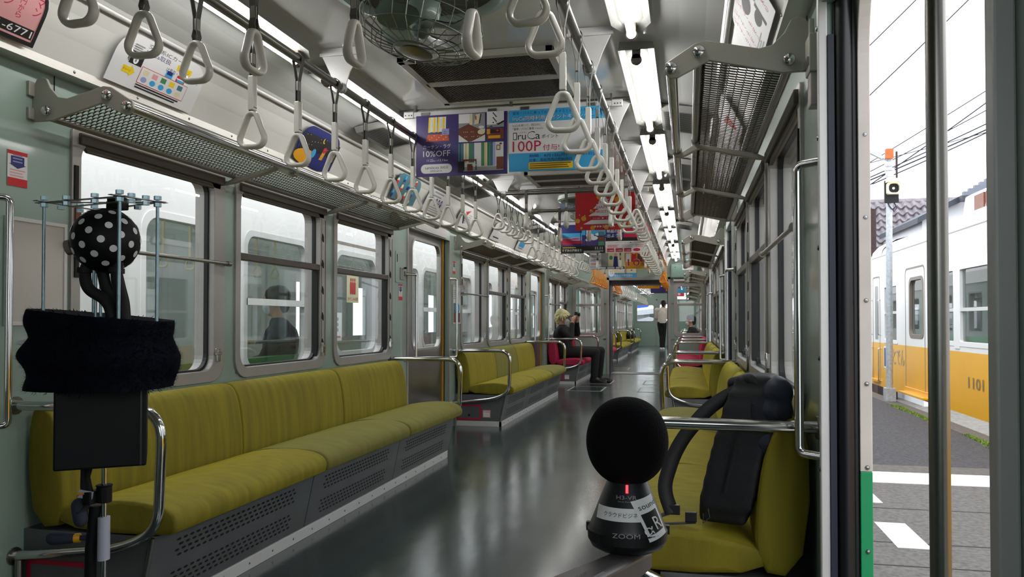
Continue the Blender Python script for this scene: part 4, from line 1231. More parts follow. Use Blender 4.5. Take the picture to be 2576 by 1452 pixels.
p.rect(0, 26, 100, 40, 'navy').rect(40, 26, 60, 40, 'crimson').rect(0, 26, 70, 8, 'black').ell(80, 34, 10, 12, 'paper')
p.text('\u3053\u3068\u3067\u3093\u3067', 3, 54.5, 8, 'white', w=40).text('\u6620\u753b\u306e\u65c5\u306b', 3, 44.5, 8, 'white', w=40).text('\u51fa\u3088\u3046\uff01', 3, 34.5, 8, 'white', w=30)
p.text('\u3053\u3068\u3067\u30931DAY\u30d5\u30ea\u30fc\u304d\u3063\u3077\u25cf\u30a4\u30aa\u30f3\u30b7\u30cd\u30de\u6620\u753b\u5238', 5, 21, 2.8, 'black', w=88)
for i in range(3): p.rect(3 + i * 19, 2, 16, 8, 'crimson').text('1,500', 5 + i * 19, 3.4, 3.2, 'white', w=12)
p.ell(69, 6, 8, 3.6, 'crimson').lines(4, 17, 26, 3, 2.4, 1, 'crimson').lines(36, 17, 26, 3, 2.4, .8, 'grey_p').lines(66, 17, 28, 3, 2.4, .8, 'crimson')
p.finish(t, b)
t, p, b = hanging(12.0, -.545, -.005, 1.795, 2.13, 100, 'white and blue hanging poster for a course, farthest row on the left')
p.rect(0, 7, 34, 55, 'paper').rect(34, 7, 20, 55, 'grey_p').rect(54, 7, 46, 55, 'cream').poly([(68, 7), (82, 7), (80, 36), (70, 36)], 'navy').ell(75, 41, 4, 5, 'pinkp').ell(62, 32, 5, 6, 'greenp').rect(0, 0, 100, 7, 'navy')
for i in range(4): p.rect(2 + i * 24.5, 1, 21, 5, 'paper')
p.text('\u671f\u9593\u9650\u5b9a', 7, 33, 8, 'navy', w=26).text('2\u6642\u9593\u30b3\u30fc\u30b9', 4, 21, 8, 'navy', w=30).lines(5, 16, 26, 2, 4, 1.6, 'crimson').lines(2, 60, 40, 1, 3, 2, 'grey_p')
p.finish(t, b)
t, p, b = hanging(12.0, .003, .53, 1.795, 2.13, 100, 'gold hanging poster with people in red and a crimson 10, farthest row', 'gold')
for i in range(6):
    x = 9 + i * 16
    p.poly([(x - 8, 20), (x + 8, 20), (x + 6, 44), (x - 6, 44)], ('paper', 'red', 'brown', 'red', 'paper', 'red')[i]).ell(x, 48, 5, 6, 'pinkp').ell(x, 52.5, 5.4, 3.4, 'black')
p.rect(0, 0, 100, 5, 'gold').text('10', 6, 7, 22, 'white', w=37).text('10', 7, 8, 20, 'crimson', w=35).text('\u5104\u5186+5.5', 44, 8, 10, 'brown', w=44)
p.finish(t, b)
# poster on the end wall over the doorway
t = thing('wall_poster', 'blue and cream poster on the green wall over the doorway', 'poster', (-.28, Y_END - .01, 1.97))
p = Print(frame((-.545, Y_END - .012, 1.80), (1, 0, 0), (0, 0, 1)), .52, .34, 100)
p.rect(0, 0, 100, 22, 'skyblue').ell(11, 22, 11, 13, 'paper').text('\u63db\u6c17', 5, 26, 6, 'greenp').text('\u6d88\u6bd2', 5, 18, 6, 'skyblue').text('\u611f\u67d3\u75c7\u5bfe\u7b56\u5b9f\u65bd\u4e2d', 21, 9, 8.6, 'white', w=66).lines(22, 5, 64, 1, 3, 1.6, 'white').poly(rrect(34, 60, 26, 46, 9), 'paper').ell(84, 32, 3, 2, 'navy')
p.finish(t, 'cream')
# next carriage posters
for i, (y, x0, m, lab) in enumerate(((19.2, -.25, 'gold', 'gold poster with a crimson 10 hanging in the next carriage'), (19.2, .29, 'paper', 'white course poster hanging in the next carriage'), (22.5, -.1, 'purple', 'dark purple poster hanging deeper in the next carriage'), (22.5, .42, 'skyblue', 'blue poster hanging deeper in the next carriage'), (25.5, .3, 'red', 'red and yellow poster hanging deep in the next carriage'))):
    t, p, b = hanging(y, x0, x0 + .515, 1.79, 2.13, 100, lab, m)
    if i == 0:
        for q in range(6):
            p.poly([(q * 16 + 1, 20), (q * 16 + 15, 20), (q * 16 + 12, 42), (q * 16 + 4, 42)], ('paper', 'red')[q % 2]).ell(q * 16 + 8, 48, 5, 6, 'pinkp').ell(q * 16 + 8, 52, 5, 3, 'black')
        p.text('10', 6, 7, 18, 'white', w=28).text('10', 7, 8, 16, 'crimson', w=26).text('\u5104\u5186+5,500\u4e07', 38, 8, 9, 'brown', w=56)
    elif i == 1:
        p.text('\u6642\u9593\u8ab2\u7a0b', 20, 34, 10, 'navy', w=60).text('2\u6642\u9593\u30b3\u30fc\u30b9', 14, 20, 9, 'black', w=70).rect(0, 0, 100, 7, 'navy')
    elif i == 4: p.rect(0, 30, 100, 30, 'yellow').text('\u6625', 60, 6, 18, 'white')
    p.finish(t, b)

# advertisements in the cove; the sheet stands on the band and leans inwards
def cove_frame(s, y, t0=.01):
    Yv = Vector((-s * .46, 0, .89)).normalized()
    O = Vector((s * 1.192, y, 1.908)) 
    X = Vector((0, 1, 0)) if s < 0 else Vector((0, -1, 0))
    F = (O, X, Yv, X.cross(Yv))
    return (O + F[3] * .011, F[1], F[2], F[3])
def cove_ad(s, y, w, label, base, draw, edge=None, h=.205):
    t = thing('cove_advertisement', label, 'advertisement', (s * 1.15, y, 2.0), 'advertisements along the cove')
    p = Print(cove_frame(s, y), w, h, 100)
    draw(p)
    p.finish(t, base, rrect(0, w, 0, h, (.003, .003, .09, .09)))
    if edge:
        O, X, Y, N = p.F
        MB().ring(rrect(0, w, 0, h, (.003, .003, .09, .09)), rrect(.012, w - .012, .014, h - .006, (.003, .003, .08, .08)), O + N * .003, X, Y, N * .001).build('border', edge, t)
    return t
def d_pink(p):
    p.rect(3, 4, 94, 6.5, 'black').text('087-861-6771', 40, 5, 4.4, 'white', w=56)
    for x, sx in ((58, '\u9031\u672b\u30af\u30ea'), (70, '\u30de\u30a4\u30f3'), (80, '3\u4e07\u5186\u304b\u3089'), (91, '\u30fc\u30de\u30f3')):
        p.text(sx, x, 31, 5.4, 'crimson', vertical=True) if len(sx) < 4 else p.text(sx, x, 32, 4.0, 'crimson', vertical=True)
cove_ad(-1, 1.66, .515, 'pink rounded advertisement with black edge above the near left door', 'pinkp', d_pink, 'black')
def d_ic(p):
    p.text('\u4ea4\u901a\u7cfbIC\u30ab\u30fc\u30c9', 28, 33.4, 3.6, 'black', w=46).text('IruCa\u53d6\u6271', 28, 28.6, 4, 'navy', w=28).rect(64, 27.4, 18, 5, 'yellow', 1).text('\u30c1\u30e3\u30fc\u30b8', 66, 28, 3.6, 'brown', w=14).text('\u306f\u8eca\u5185\u30fb\u30b3\u30f3\u30d3\u30cb\u306a\u3069\u3067', 54, 23.4, 3.6, 'navy', w=40)
    for i in range(3): p.rect(13 + i, 19.5 - i, 14, 8, 'paper').rect(13.3 + i, 19.8 - i, 13.4, 7.4, 'black')
    p.ell(21.5, 21.2, 2.6, 2.8, 'white').text('\u00a5', 20.2, 19.6, 3.2, 'black')
    p.poly([(12, 10), (20, 10), (20, 8), (25, 12.4), (20, 17), (20, 15), (12, 15)], 'yellow').text('\u30c1\u30e3\u30fc\u30b8', 12.8, 11.4, 2, 'black', w=8)
    p.rect(30, 6.6, 54, 12.8, 'red').rect(30.4, 7, 53.2, 12, 'paper')
    for i, m in enumerate(('cream', 'pinkp', 'greenp', 'yellow', 'teal')): p.rect(33 + i * 10, 13.6, 6, 4, m)
    for i, m in enumerate(('lilac', 'skyblue', 'skyblue', 'skyblue', 'cream')): p.ell(36 + i * 10, 10.2, 3.2, 2.2, m)
    p.rect(55, 19.6, 8, 5, 'skyblue').rect(56, 21.6, 6, 3, 'navy').rect(68, 19.6, 10, 5, 'red').rect(69, 19.6, 8, 2, 'skyblue').rect(68, 21.5, 10, 1, 'paper')
    p.lines(30, 4.8, 50, 2, 1.9, .9, 'black', .1).lines(15, 32, 10, 4, 1.6, .7, 'grey_p')
cove_ad(-1, 2.50, .52, 'white rounded advertisement with a card charging chart over the near left window', 'paper', d_ic)
def d_night(p):
    p.rect(4, 0, 96, 36, 'black').ell(30, 6, 32, 10, 'gold').ell(66, 6, 34, 11, 'navy').ell(56, 34, 3.6, 3.6, 'yellow').ell(57.4, 34.6, 3.2, 3.2, 'black').ell(42, 14, 5, 6, 'skyblue')
    p.poly([(60, 9), (68, 10), (70, 24), (62, 22)], 'gold').ell(66, 23, 5, 4, 'crimson')
    for i in range(20): p.ell(8 + (i * 19) % 88, 20 + (i * 7) % 17, .5, .5, 'white')
    p.text('\u591c\u7a7a\u306b\u898b\u308b\u5922', 92, 30, 3.2, 'white', vertical=True).text('\u3075\u305f\u308a\u306e\u65c5', 87, 24, 2.6, 'white', vertical=True)
cove_ad(-1, 3.93, .45, 'dark blue night sky advertisement with a moon over the second left window', 'navy', d_night)
def d_mix(p):
    for i in range(46): p.ell(5 + (i * 23) % 92, 3 + (i * 11) % 34, 4, 3, ('navy', 'red', 'skyblue', 'cream', 'orange_rug', 'teal', 'brown')[i % 7])
cove_ad(-1, 5.35, .5, 'crowded blue and red advertisement over the left pillar before the middle door', 'teal', d_mix)
def d_blank(p):
    p.lines(20, 30, 40, 2, 5, 2, 'grey_p')
    for i in range(3): p.ell(40 + i * 11, 18, 4, 5.6, 'navy').ell(40 + i * 11, 19, 1.6, 1.8, 'white')
    p.lines(22, 9, 60, 3, 3, 1, 'grey_p')
cove_ad(-1, 6.05, .6, 'white advertisement with three dark blue ovals over the middle left door', 'paper', d_blank)
def d_red(p):
    p.poly([(30, 30), (60, 36), (44, 24)], 'red').poly([(20, 22), (34, 26), (44, 8), (40, 6)], 'black').text('\u8a69\u3002', 34, 8, 14, 'black').lines(60, 26, 20, 4, 4, 1, 'grey_p')
cove_ad(-1, 7.0, .5, 'white advertisement with brushed black and red strokes beyond the middle left door', 'paper', d_red)
cove_ad(-1, 8.3, .5, 'plain white advertisement with small grey lines over the middle left bench', 'paper', lambda p: p.lines(24, 28, 30, 2, 5, 3, 'grey_p').lines(20, 6, 50, 1, 4, 3, 'black'))
cove_ad(-1, 9.6, .5, 'pale blue advertisement over the far part of the middle left bench', 'paper', lambda p: p.rect(20, 10, 60, 18, 'skyblue').lines(24, 6, 50, 1, 4, 2, 'navy'))
def d_thai(p):
    for x, m in ((12, 'red'), (24, 'crimson'), (40, 'red'), (86, 'red')):
        p.text('\u3044\u3064\u3067\u3082\u5b89\u5fc3', x, 31, 4.6, m, vertical=True)
    p.ell(56, 25, 12, 5, 'black').ell(64, 12, 10, 4, 'black').rect(70, 4, 4, 14, 'black').lines(10, 6, 44, 3, 2, .8, 'grey_p').rect(74, 18, 12, 14, 'grey_p')
cove_ad(1, 2.95, .56, 'white advertisement with red handwriting and dark shapes over the near right rack', 'paper', d_thai)
cove_ad(1, 4.3, .5, 'white advertisement with a red banner over the second right window', 'paper', lambda p: p.poly([(20, 30), (60, 26), (70, 8), (60, 8)], 'red').lines(20, 8, 30, 2, 3, 1, 'grey_p'))
cove_ad(1, 7.2, .5, 'glossy advertisement with yellow corner beyond the middle right door', 'paper', lambda p: p.rect(10, 4, 30, 10, 'yellow').rect(50, 4, 40, 26, 'pinkp').lines(12, 30, 40, 3, 4, 1.4, 'red'))

# ------------------------------------------------------------------ things on the pillars
def wall_print(name, label, cat, s, y0, y1, z0, z1, base, draw, U=100, group=None, off=.0015):
    t = thing(name, label, cat, (wx(s, -off), (y0 + y1) / 2, z0), group)
    p = Print(frame((wx(s, -off - .0008), y0 if s < 0 else y1, z0), (0, 1, 0) if s < 0 else (0, -1, 0), (0, 0, 1)), y1 - y0, z1 - z0, U)
    draw(p); p.finish(t, base)
    return t
def d_notice(p):
    H = p.V
    p.rect(0, H - 16, 100, 16, 'red').rect(0, 0, 100, H * .23, 'red').poly([(16, H - 22), (84, H - 22), (84, H * .62), (94, H * .62), (50, H * .5), (6, H * .62), (16, H * .62)], 'navy')
    for i in range(3): p.rect(26, H * .68 + i * 13, 48, 5, 'lilac')
    p.lines(12, H * .44, 76, 3, 12, 5, 'pinkp')
wall_print('notice_sticker', 'red and white notice with a dark arrow on the near left pillar', 'sticker', -1, 2.165, 2.245, 1.452, 1.57, 'paper', d_notice, group='red and white notices')
wall_print('notice_sticker', 'red and white notice with a dark arrow on the pillar before the middle left door', 'sticker', -1, 5.77, 5.85, 1.165, 1.29, 'paper', d_notice, group='red and white notices')
wall_print('notice_sticker', 'red and white notice with a dark arrow on the pillar beyond the middle left door', 'sticker', -1, 7.21, 7.29, 1.455, 1.575, 'paper', d_notice, group='red and white notices')
wall_print('notice_sticker', 'red and white notice seen edge-on on the near right pillar', 'sticker', 1, 2.09, 2.17, 1.44, 1.60, 'paper', d_notice, group='red and white notices')
def ad_frame(label, y0, y1, z0, z1, base, draw):
    t = thing('advert_frame', label, 'picture frame', (wx(-1, -.004), (y0 + y1) / 2, z0), 'aluminium frames on the pillars')
    MB().ring([(y0, z0), (y1, z0), (y1, z1), (y0, z1)], [(y0 + .014, z0 + .014), (y1 - .014, z0 + .014), (y1 - .014, z1 - .014), (y0 + .014, z1 - .014)], (-HW, 0, 0), (0, 1, 0), (0, 0, 1), (.009, 0, 0)).build('frame', 'alu_white', t, bevel=.002)
    p = Print(frame((-HW + .004, y0 + .012, z0 + .012), (0, 1, 0), (0, 0, 1)), y1 - y0 - .024, z1 - z0 - .024, 100)
    draw(p); p.finish(t, base)
ad_frame('blank aluminium advert frame on the near left pillar behind the microphone', 2.155, 2.42, .985, 1.35, 'board', lambda p: None)
def d_mag(p):
    p.rect(0, 0, 100, 40, 'brown').rect(0, 40, 60, 40, 'teal').ell(60, 60, 34, 22, 'skyblue').rect(40, 10, 40, 40, 'navy').text('\u8a69\u3068\u65c5', 46, 116, 14, 'crimson', vertical=True).lines(8, 130, 30, 5, 8, 3, 'grey_p')
ad_frame('framed picture poster with blue and brown shapes beyond the middle left door', 7.2, 7.46, .975, 1.35, 'paper', d_mag)
t = thing('wall_hatch', 'small mint green wall hatch with a latch before the middle left door', 'hatch', (-HW, 5.78, 1.3))
MB().prism(rrect(5.70, 5.88, 1.30, 1.545, .015), (-HW, 0, 0), (0, 1, 0), (0, 0, 1), (.005, 0, 0)).build('hatch_door', 'mint', t, bevel=.002)
MB().box(-HW + .005, -HW + .012, 5.79, 5.86, 1.325, 1.42).build('latch_plate', 'steel', t, bevel=.002)
MB().cyl((-HW + .01, 5.87, 1.42), (-HW + .03, 5.87, 1.42), .008).box(-HW + .004, -HW + .008, 5.725, 5.732, 1.46, 1.52).build('latch', 'dark', t)
t = thing('door_switch_box', 'grey switch box clamped to the top of the near right pillar', 'switch box', (HW, 2.17, 1.6))
MB().box(HW - .03, HW, 2.12, 2.19, 1.64, 1.74).box(HW - .026, HW, 2.13, 2.18, 1.555, 1.645).build('box_body', 'bracket', t, bevel=.004)
MB().box(HW - .034, HW - .028, 2.125, 2.185, 1.66, 1.68).build('cover_lip', 'steel', t)
t = thing('signal_box', 'green equipment box with a white label on the end wall, upper right', 'equipment box', (.89, Y_END - .06, 1.8))
MB().box(.62, 1.11, Y_END - .13, Y_END, 1.80, 2.06).build('box_body', 'mint_dark', t, bevel=.012)
MB().box(.635, 1.095, Y_END - .138, Y_END - .13, 1.815, 2.045).build('box_cover', 'mint_dark', t, bevel=.004)
mb = MB().box(.83, 1.03, Y_END - .141, Y_END - .138, 1.95, 2.05)
F = frame((.83, Y_END - .1412, 1.95), (1, 0, 0), (0, 0, 1))
mb.text('\u975e\u5e38', F, .05, .035, .035, 1, .0008, align='c').text('\u653e\u9001', F, .15, .035, .035, 1, .0008, align='c')
mb.build('label_plate', ['white', 'red'], t)
MB().cyl((1.09, Y_END - .145, 2.03), (1.09, Y_END - .137, 2.03), .014).cyl((.7, Y_END - .145, 2.0), (.7, Y_END - .137, 2.0), .008).each('cover_screw', 'dark', t)
mb = MB(); mb.cyl((.9, Y_END - .142, 1.87), (.9, Y_END - .137, 1.87), .035)
mb.build('speaker_grille', 'greenp', t)
t = thing('rolled_blind', 'white rolled blind under the green box on the end wall', 'blind', (.9, Y_END - .05, 1.77))
MB().cyl((.67, Y_END - .06, 1.765), (1.2, Y_END - .06, 1.765), .03, 18).build('roll', 'white', t, smooth=True)
MB().box(.665, .675, Y_END - .09, Y_END, 1.73, 1.80).box(1.195, 1.205, Y_END - .09, Y_END, 1.73, 1.80).each('roll_bracket', 'steel', t)
for x, nm in ((-.62, 'left'), (.65, 'right')):
    for z, w in ((.66, 'lower'), (1.33, 'upper')):
        t = thing('door_hook', 'small %s steel hook on the wall %s of the doorway' % (w, nm), 'hook', (x, Y_END, z))
        MB().tube([(x, Y_END, z), (x, Y_END - .03, z), (x + .02, Y_END - .035, z + .012)], .006, 8).build('hook', 'steel', t)
        MB().box(x - .03, x + .03, Y_END - .005, Y_END, z - .015, z + .015).build('plate', 'steel', t)
# hatches let into the floor
k = 0
for y0 in (11.25, 12.6, 16.3):
    for x0 in (-.78, .22):
        t = thing('floor_hatch', 'metal edged hatch in the floor, %s %s' % (('nearest pair', 'pair before the doorway', 'pair beyond the doorway')[k // 2], ('left', 'right')[k % 2]), 'floor hatch', (x0, y0, 0), 'floor hatches')
        k += 1
        a, b = (x0, x0 + .5) if x0 < 0 else (x0, x0 + .5)
        MB().ring([(a, y0), (b, y0), (b, y0 + .75), (a, y0 + .75)], [(a + .02, y0 + .02), (b - .02, y0 + .02), (b - .02, y0 + .73), (a + .02, y0 + .73)], (0, 0, .0), (1, 0, 0), (0, 1, 0), (0, 0, .003)).build('hatch_rim', 'bracket', t)
        MB().box(a + .03, b - .03, y0 + .03, y0 + .72, 0, .0025).build('hatch_lid', 'floor', t)

# ------------------------------------------------------------------ people
def V(*a): return Vector(a)
def head_shapes(c, f, up, r=.105):
    # skull, jaw, nose, ears, neck stub; c centre of the head, f facing
    f = Vector(f).normalized(); up = Vector(up).normalized(); sd = f.cross(up)
    sh = [('c', c + up * .035 - f * .012, c + up * .02 + f * .012, .088, .084), ('c', c - up * .03 + f * .03, c - up * .085 + f * .052, .062, .04),
          ('c', c - up * .01 + f * .088, c - up * .035 + f * .108, .012, .016), ('c', c + up * .02 + f * .07, c + up * .02 + f * .078, .05, .045)]
    for k in (-1, 1):
        sh.append(('c', c + sd * k * .082 - up * .0, c + sd * k * .088 - up * .035 - f * .005, .018, .013))
    return sh
def face_parts(c, f, up, par):
    f = Vector(f).normalized(); up = Vector(up).normalized(); sd = f.cross(up)
    mb = MB()
    for k in (-1, 1):
        mb.ball(c + f * .088 + sd * k * .034 + up * .008, .010, 10)
    mb.each('eye', 'black', par)
def hand_shapes(w, d, pd, curl, side=1, s=1.0):
    # wrist w, finger direction d, palm normal pd (fingers bend towards it)
    d = Vector(d).normalized(); pd = Vector(pd).normalized(); sd = d.cross(pd) * side
    sh = [('c', w, w + d * .05 * s, .026 * s, .032 * s), ('c', w + d * .05 * s + sd * .022 * s, w + d * .085 * s + sd * .024 * s, .02 * s, .018 * s), ('c', w + d * .05 * s - sd * .022 * s, w + d * .08 * s - sd * .026 * s, .02 * s, .017 * s)]
    for i, L in enumerate((.07, .08, .075, .058)):
        b = w + d * .085 * s + sd * (.030 - .02 * i) * s
        m = b + (d * math.cos(curl) + pd * math.sin(curl)) * L * .5 * s
        e = m + (d * math.cos(curl * 2) + pd * math.sin(curl * 2)) * L * .5 * s
        sh += [('c', b, m, .0095 * s, .009 * s), ('c', m, e, .009 * s, .0075 * s)]
    b = w + d * .03 * s + sd * .03 * s
    m = b + (sd * .7 + d * .7 + pd * .3).normalized() * .038 * s
    sh += [('c', b, m, .013 * s, .011 * s), ('c', m, m + (d * .9 + pd * .5).normalized() * .03 * s, .011 * s, .009 * s)]
    return sh

# man with the camera, seated on the pink bench
t = thing('person', 'seated person with blond hair and white mask raising a small camera on the pink bench', 'person', (-1.05, 12.75, .43))
hc = V(-1.075, 12.75, 1.055); fx = V(1, -.12, -.06); up = V(.06, 0, 1)
pel = V(-1.03, 12.75, .50); chest = V(-1.085, 12.75, .78); neck = V(-1.085, 12.75, .93)
Rs, Ls = V(-1.06, 12.585, .855), V(-1.06, 12.915, .855)
Re, Le = V(-.90, 12.50, .735), V(-.86, 12.95, .80)
Rw, Lw = V(-.895, 12.62, .985), V(-.85, 12.83, 1.00)
Rk, Lk = V(-.52, 12.66, .50), V(-.47, 12.93, .515)
Ra, La = V(-.55, 12.66, .10), V(-.50, 12.95, .10)
body = [('c', pel, chest, .125, .13), ('c', chest, neck, .12, .055), ('c', neck, hc - up * .05, .052, .052), ('c', Rs, Ls, .06, .06)]
for a, b, c in ((Rs, Re, Rw), (Ls, Le, Lw)): body += [('c', a, b, .05, .042), ('c', b, c, .04, .028)]
for y, a, b in ((-.09, Rk, Ra), (.09, Lk, La)): body += [('c', pel + V(0.02, y, 0), a, .078, .058), ('c', a, b, .056, .036), ('c', b, b + V(.10, 0, -.065), .028, .02)]
body += head_shapes(hc, fx, up)
body += hand_shapes(Rw, V(.25, .35, 1), V(0.6, .8, 0), .75, 1) + hand_shapes(Lw, V(.2, -.3, 1), V(.5, -.85, 0), .75, -1)
b = blob('body', body, 'skin', t, .0075, 3)
J = [('c', pel + V(0, 0, -.03), chest, .145, .15), ('c', pel + V(-.02, -.06, 0), chest + V(0, -.07, 0), .12, .11), ('c', pel + V(-.02, .06, 0), chest + V(0, .07, 0), .12, .11), ('c', chest, neck - V(0, 0, .02), .13, .065), ('c', Rs, Ls, .078, .078)]
for a, q, c in ((Rs, Re, Rw), (Ls, Le, Lw)): J += [('c', a, q, .07, .056), ('c', q, q + (c - q) * .86, .055, .04)]
blob('jacket', J, 'black_cloth', t, .012, 3)
T = [('c', pel, pel + V(0, 0, -.01), .135, .135)]
for y, a, q in ((-.09, Rk, Ra), (.09, Lk, La)): T += [('c', pel + V(0.02, y, .0), a, .098, .074), ('c', a, q + V(0, 0, .0), .072, .058)]
blob('trousers', T, 'black_cloth', t, .012, 3)
for a in (Ra, La):
    blob('shoe', [('c', a + V(-.03, 0, -.055), a + V(.10, 0, -.06), .045, .042), ('c', a + V(.08, 0, -.062), a + V(.185, 0, -.066), .042, .032), ('c', a + V(-.015, 0, -.03), a + V(.0, 0, .03), .052, .05), ('c', a + V(.0, 0, -.02), a + V(.07, 0, -.05), .048, .042), ('b', a + V(.075, 0, -.09), (.13, 0, 0), (0, .038, 0), (0, 0, .0098))], 'leather', t, .008, 2)
H = [('c', hc + up * .06 - fx * .03, hc + up * .045 + fx * .02, .098, .092), ('c', hc + up * .03 - fx * .075, hc - up * .06 - fx * .07, .065, .05)]
for i in range(64):
    a = 2 * PI * i / 64 + random.uniform(-.1, .1); r = random.uniform(.06, .085)
    o = hc + up * random.uniform(.04, .1) + V(math.cos(a) * r, math.sin(a) * r, 0)
    dr = V(math.cos(a) * .6, math.sin(a) * .6, -.9 if math.cos(a) < .55 else -.35)
    H.append(('c', o, o + dr.normalized() * random.uniform(.07, .14 if math.cos(a) < .45 else .075), .017, .004))
blob('hair', H, 'blond', t, .0055, 1)
blob('face_mask', [('c', hc - up * .045 + fx * .072, hc - up * .075 + fx * .068, .052, .045), ('c', hc - up * .05 + fx * .095, hc - up * .06 + fx * .1, .022, .02)], 'mask', t, .007, 2)
mb = MB()
for k in (-1, 1):
    s_ = fx.cross(up).normalized()
    mb.tube([hc + fx * .07 - up * .05 + s_ * .045 * k, hc + fx * .02 - up * .03 + s_ * .085 * k, hc - fx * .0 + up * .0 + s_ * .09 * k], .0025, 5)
mb.each('mask_loop', 'mask', t)
face_parts(hc, fx, up, t)
g = thing('compact_camera', 'small black camera on a strap held up by the blond seated person', 'camera', (-.845, 12.73, 1.1))
MB().box(-.87, -.82, 12.685, 12.785, 1.075, 1.155).build('camera_body', 'recorder', g, bevel=.006)
MB().cyl((-.822, 12.735, 1.115), (-.785, 12.735, 1.115), .026, 16).build('lens', 'black', g)
MB().tube(arc_path([(-.87, 12.68, 1.08), (-.95, 12.66, 1.09), (-.965, 12.66, 1.03), (-.90, 12.66, 1.0)], .03, 4), .006, 6).build('wrist_strap', 'black_cloth', g)

# standing person at the far end
t = thing('person', 'standing person in cream sweater and black trousers at the far carriage end', 'person', (.03, 28.3, 0))
c = V(.03, 28.3, 0); hc = c + V(.06, .06, 1.60); fx = V(.5, .8, -.25); up = V(0, 0, 1)
pel = c + V(0, 0, .95); chest = c + V(0, 0, 1.28); Rs, Ls = c + V(.18, .05, 1.40), c + V(-.18, -.05, 1.40)
Re, Le = c + V(.22, .02, 1.12), c + V(-.2, .05, 1.12); Rw, Lw = c + V(.10, .22, 1.14), c + V(.0, .22, 1.13)
legs = [(c + V(.08, .02, .92), c + V(.07, .05, .50), c + V(.05, .0, .09)), (c + V(-.08, -.02, .92), c + V(-.04, .03, .50), c + V(-.03, -.04, .09))]
body = [('c', pel, chest, .12, .13), ('c', chest, c + V(0, 0, 1.46), .12, .05), ('c', c + V(0, 0, 1.45), hc - up * .05, .05, .05), ('c', Rs, Ls, .06, .06)] + head_shapes(hc, fx, up)
for a, b_, d in ((Rs, Re, Rw), (Ls, Le, Lw)): body += [('c', a, b_, .05, .04), ('c', b_, d, .04, .028)]
for a, b_, d in legs: body += [('c', a, b_, .08, .055), ('c', b_, d, .052, .036)]
body += hand_shapes(Rw, V(-.4, .9, 0), V(0, 0, 1), .6, 1) + hand_shapes(Lw, V(.4, .9, 0), V(0, 0, 1), .6, -1)
blob('body', body, 'skin', t, .009, 2)
J = [('c', pel + V(0, 0, .03), chest, .145, .16), ('c', chest, c + V(0, 0, 1.42), .15, .08), ('c', Rs, Ls, .08, .08)]
for a, b_, d in ((Rs, Re, Rw), (Ls, Le, Lw)): J += [('c', a, b_, .072, .058), ('c', b_, b_ + (d - b_) * .85, .056, .042)]
blob('sweater', J, 'cream_cloth', t, .014, 3)
T = [('c', pel + V(0, 0, -.02), pel + V(0, 0, .02), .135, .13)]
for a, b_, d in legs: T += [('c', a, b_, .095, .066), ('c', b_, d, .062, .05)]
blob('trousers', T, 'black_cloth', t, .014, 3)
for a, b_, d in legs: blob('shoe', [('c', d + V(-.01, -.05, -.05), d + V(.01, .12, -.055), .042, .034), ('b', d + V(0, .03, -.078), (.036, 0, 0), (0, .12, 0), (0, 0, .0118))], 'mask', t, .009, 2)
blob('hair', [('c', hc + V(-.01, -.015, .05), hc + V(0, 0, .04), .1, .095), ('c', hc + V(-.03, -.06, .02), hc + V(-.02, -.06, -.05), .06, .05)], 'black_hair', t, .01, 2)
face_parts(hc, fx, up, t)

def seated(label, c, f, mats, hair=True, z0=.43):
    # c hip point, f facing
    t = thing('person', label, 'person', c)
    f = Vector(f).normalized(); up = V(0, 0, 1); sd = f.cross(up); c = Vector(c)
    pel = c + up * .08; chest = c + up * .40 - f * .03; hc = c + up * .72 + f * .01
    Sh = [chest + up * .1 + sd * k * .18 for k in (-1, 1)]; El = [c + up * .22 + f * .1 + sd * k * .22 for k in (-1, 1)]; Wr = [c + up * .17 + f * .3 + sd * k * .08 for k in (-1, 1)]
    Kn = [c + up * .07 + f * .42 + sd * k * .11 for k in (-1, 1)]; An = [c + f * .44 + sd * k * .11 - up * (z0 - .1) for k in (-1, 1)]
    body = [('c', pel, chest, .12, .13), ('c', chest, c + up * .58, .12, .05), ('c', c + up * .56, hc - up * .04, .05, .05), ('c', Sh[0], Sh[1], .06, .06)] + head_shapes(hc, f, up)
    for i in (0, 1):
        body += [('c', Sh[i], El[i], .05, .042), ('c', El[i], Wr[i], .04, .028), ('c', pel + sd * (i * 2 - 1) * .09, Kn[i], .08, .058), ('c', Kn[i], An[i], .055, .038)]
        body += hand_shapes(Wr[i], f, -up, .4, 1 - 2 * i)
    blob('body', body, 'skin', t, .01, 2)
    J = [('c', pel, chest, .145, .155), ('c', chest, c + up * .53, .14, .075), ('c', Sh[0], Sh[1], .08, .08)]
    for i in (0, 1): J += [('c', Sh[i], El[i], .07, .057), ('c', El[i], El[i] + (Wr[i] - El[i]) * .85, .056, .042)]
    blob('jacket', J, mats[0], t, .014, 3)
    T = [('c', pel, pel + up * .01, .13, .13)]
    for i in (0, 1): T += [('c', pel + sd * (i * 2 - 1) * .09, Kn[i], .097, .072), ('c', Kn[i], An[i], .07, .056)]
    blob('trousers', T, mats[0], t, .014, 3)
    for i in (0, 1): blob('shoe', [('c', An[i] - f * .04 - up * .055, An[i] + f * .15 - up * .06, .042, .035)], 'leather', t, .01, 2)
    blob('hair', [('c', hc + up * .05 - f * .02, hc + up * .05 + f * .01, .102, .096), ('c', hc - f * .06 + up * .02, hc - f * .06 - up * .05, .06, .05)], mats[1], t, .01, 2)
    blob('face_mask', [('c', hc - up * .05 + f * .07, hc - up * .075 + f * .066, .052, .044)], 'mask', t, .01, 2)
    face_parts(hc, f, up, t)
    return t
seated('dark haired person in black sitting in the next carriage, seen through the right end window', (1.0, 18.3, .29), (-1, -.1, 0), ('black_cloth', 'black_hair'))
t = thing('holdall', 'black bag lying on the far left green bench of the next carriage', 'bag', (-.95, 27.2, .42))
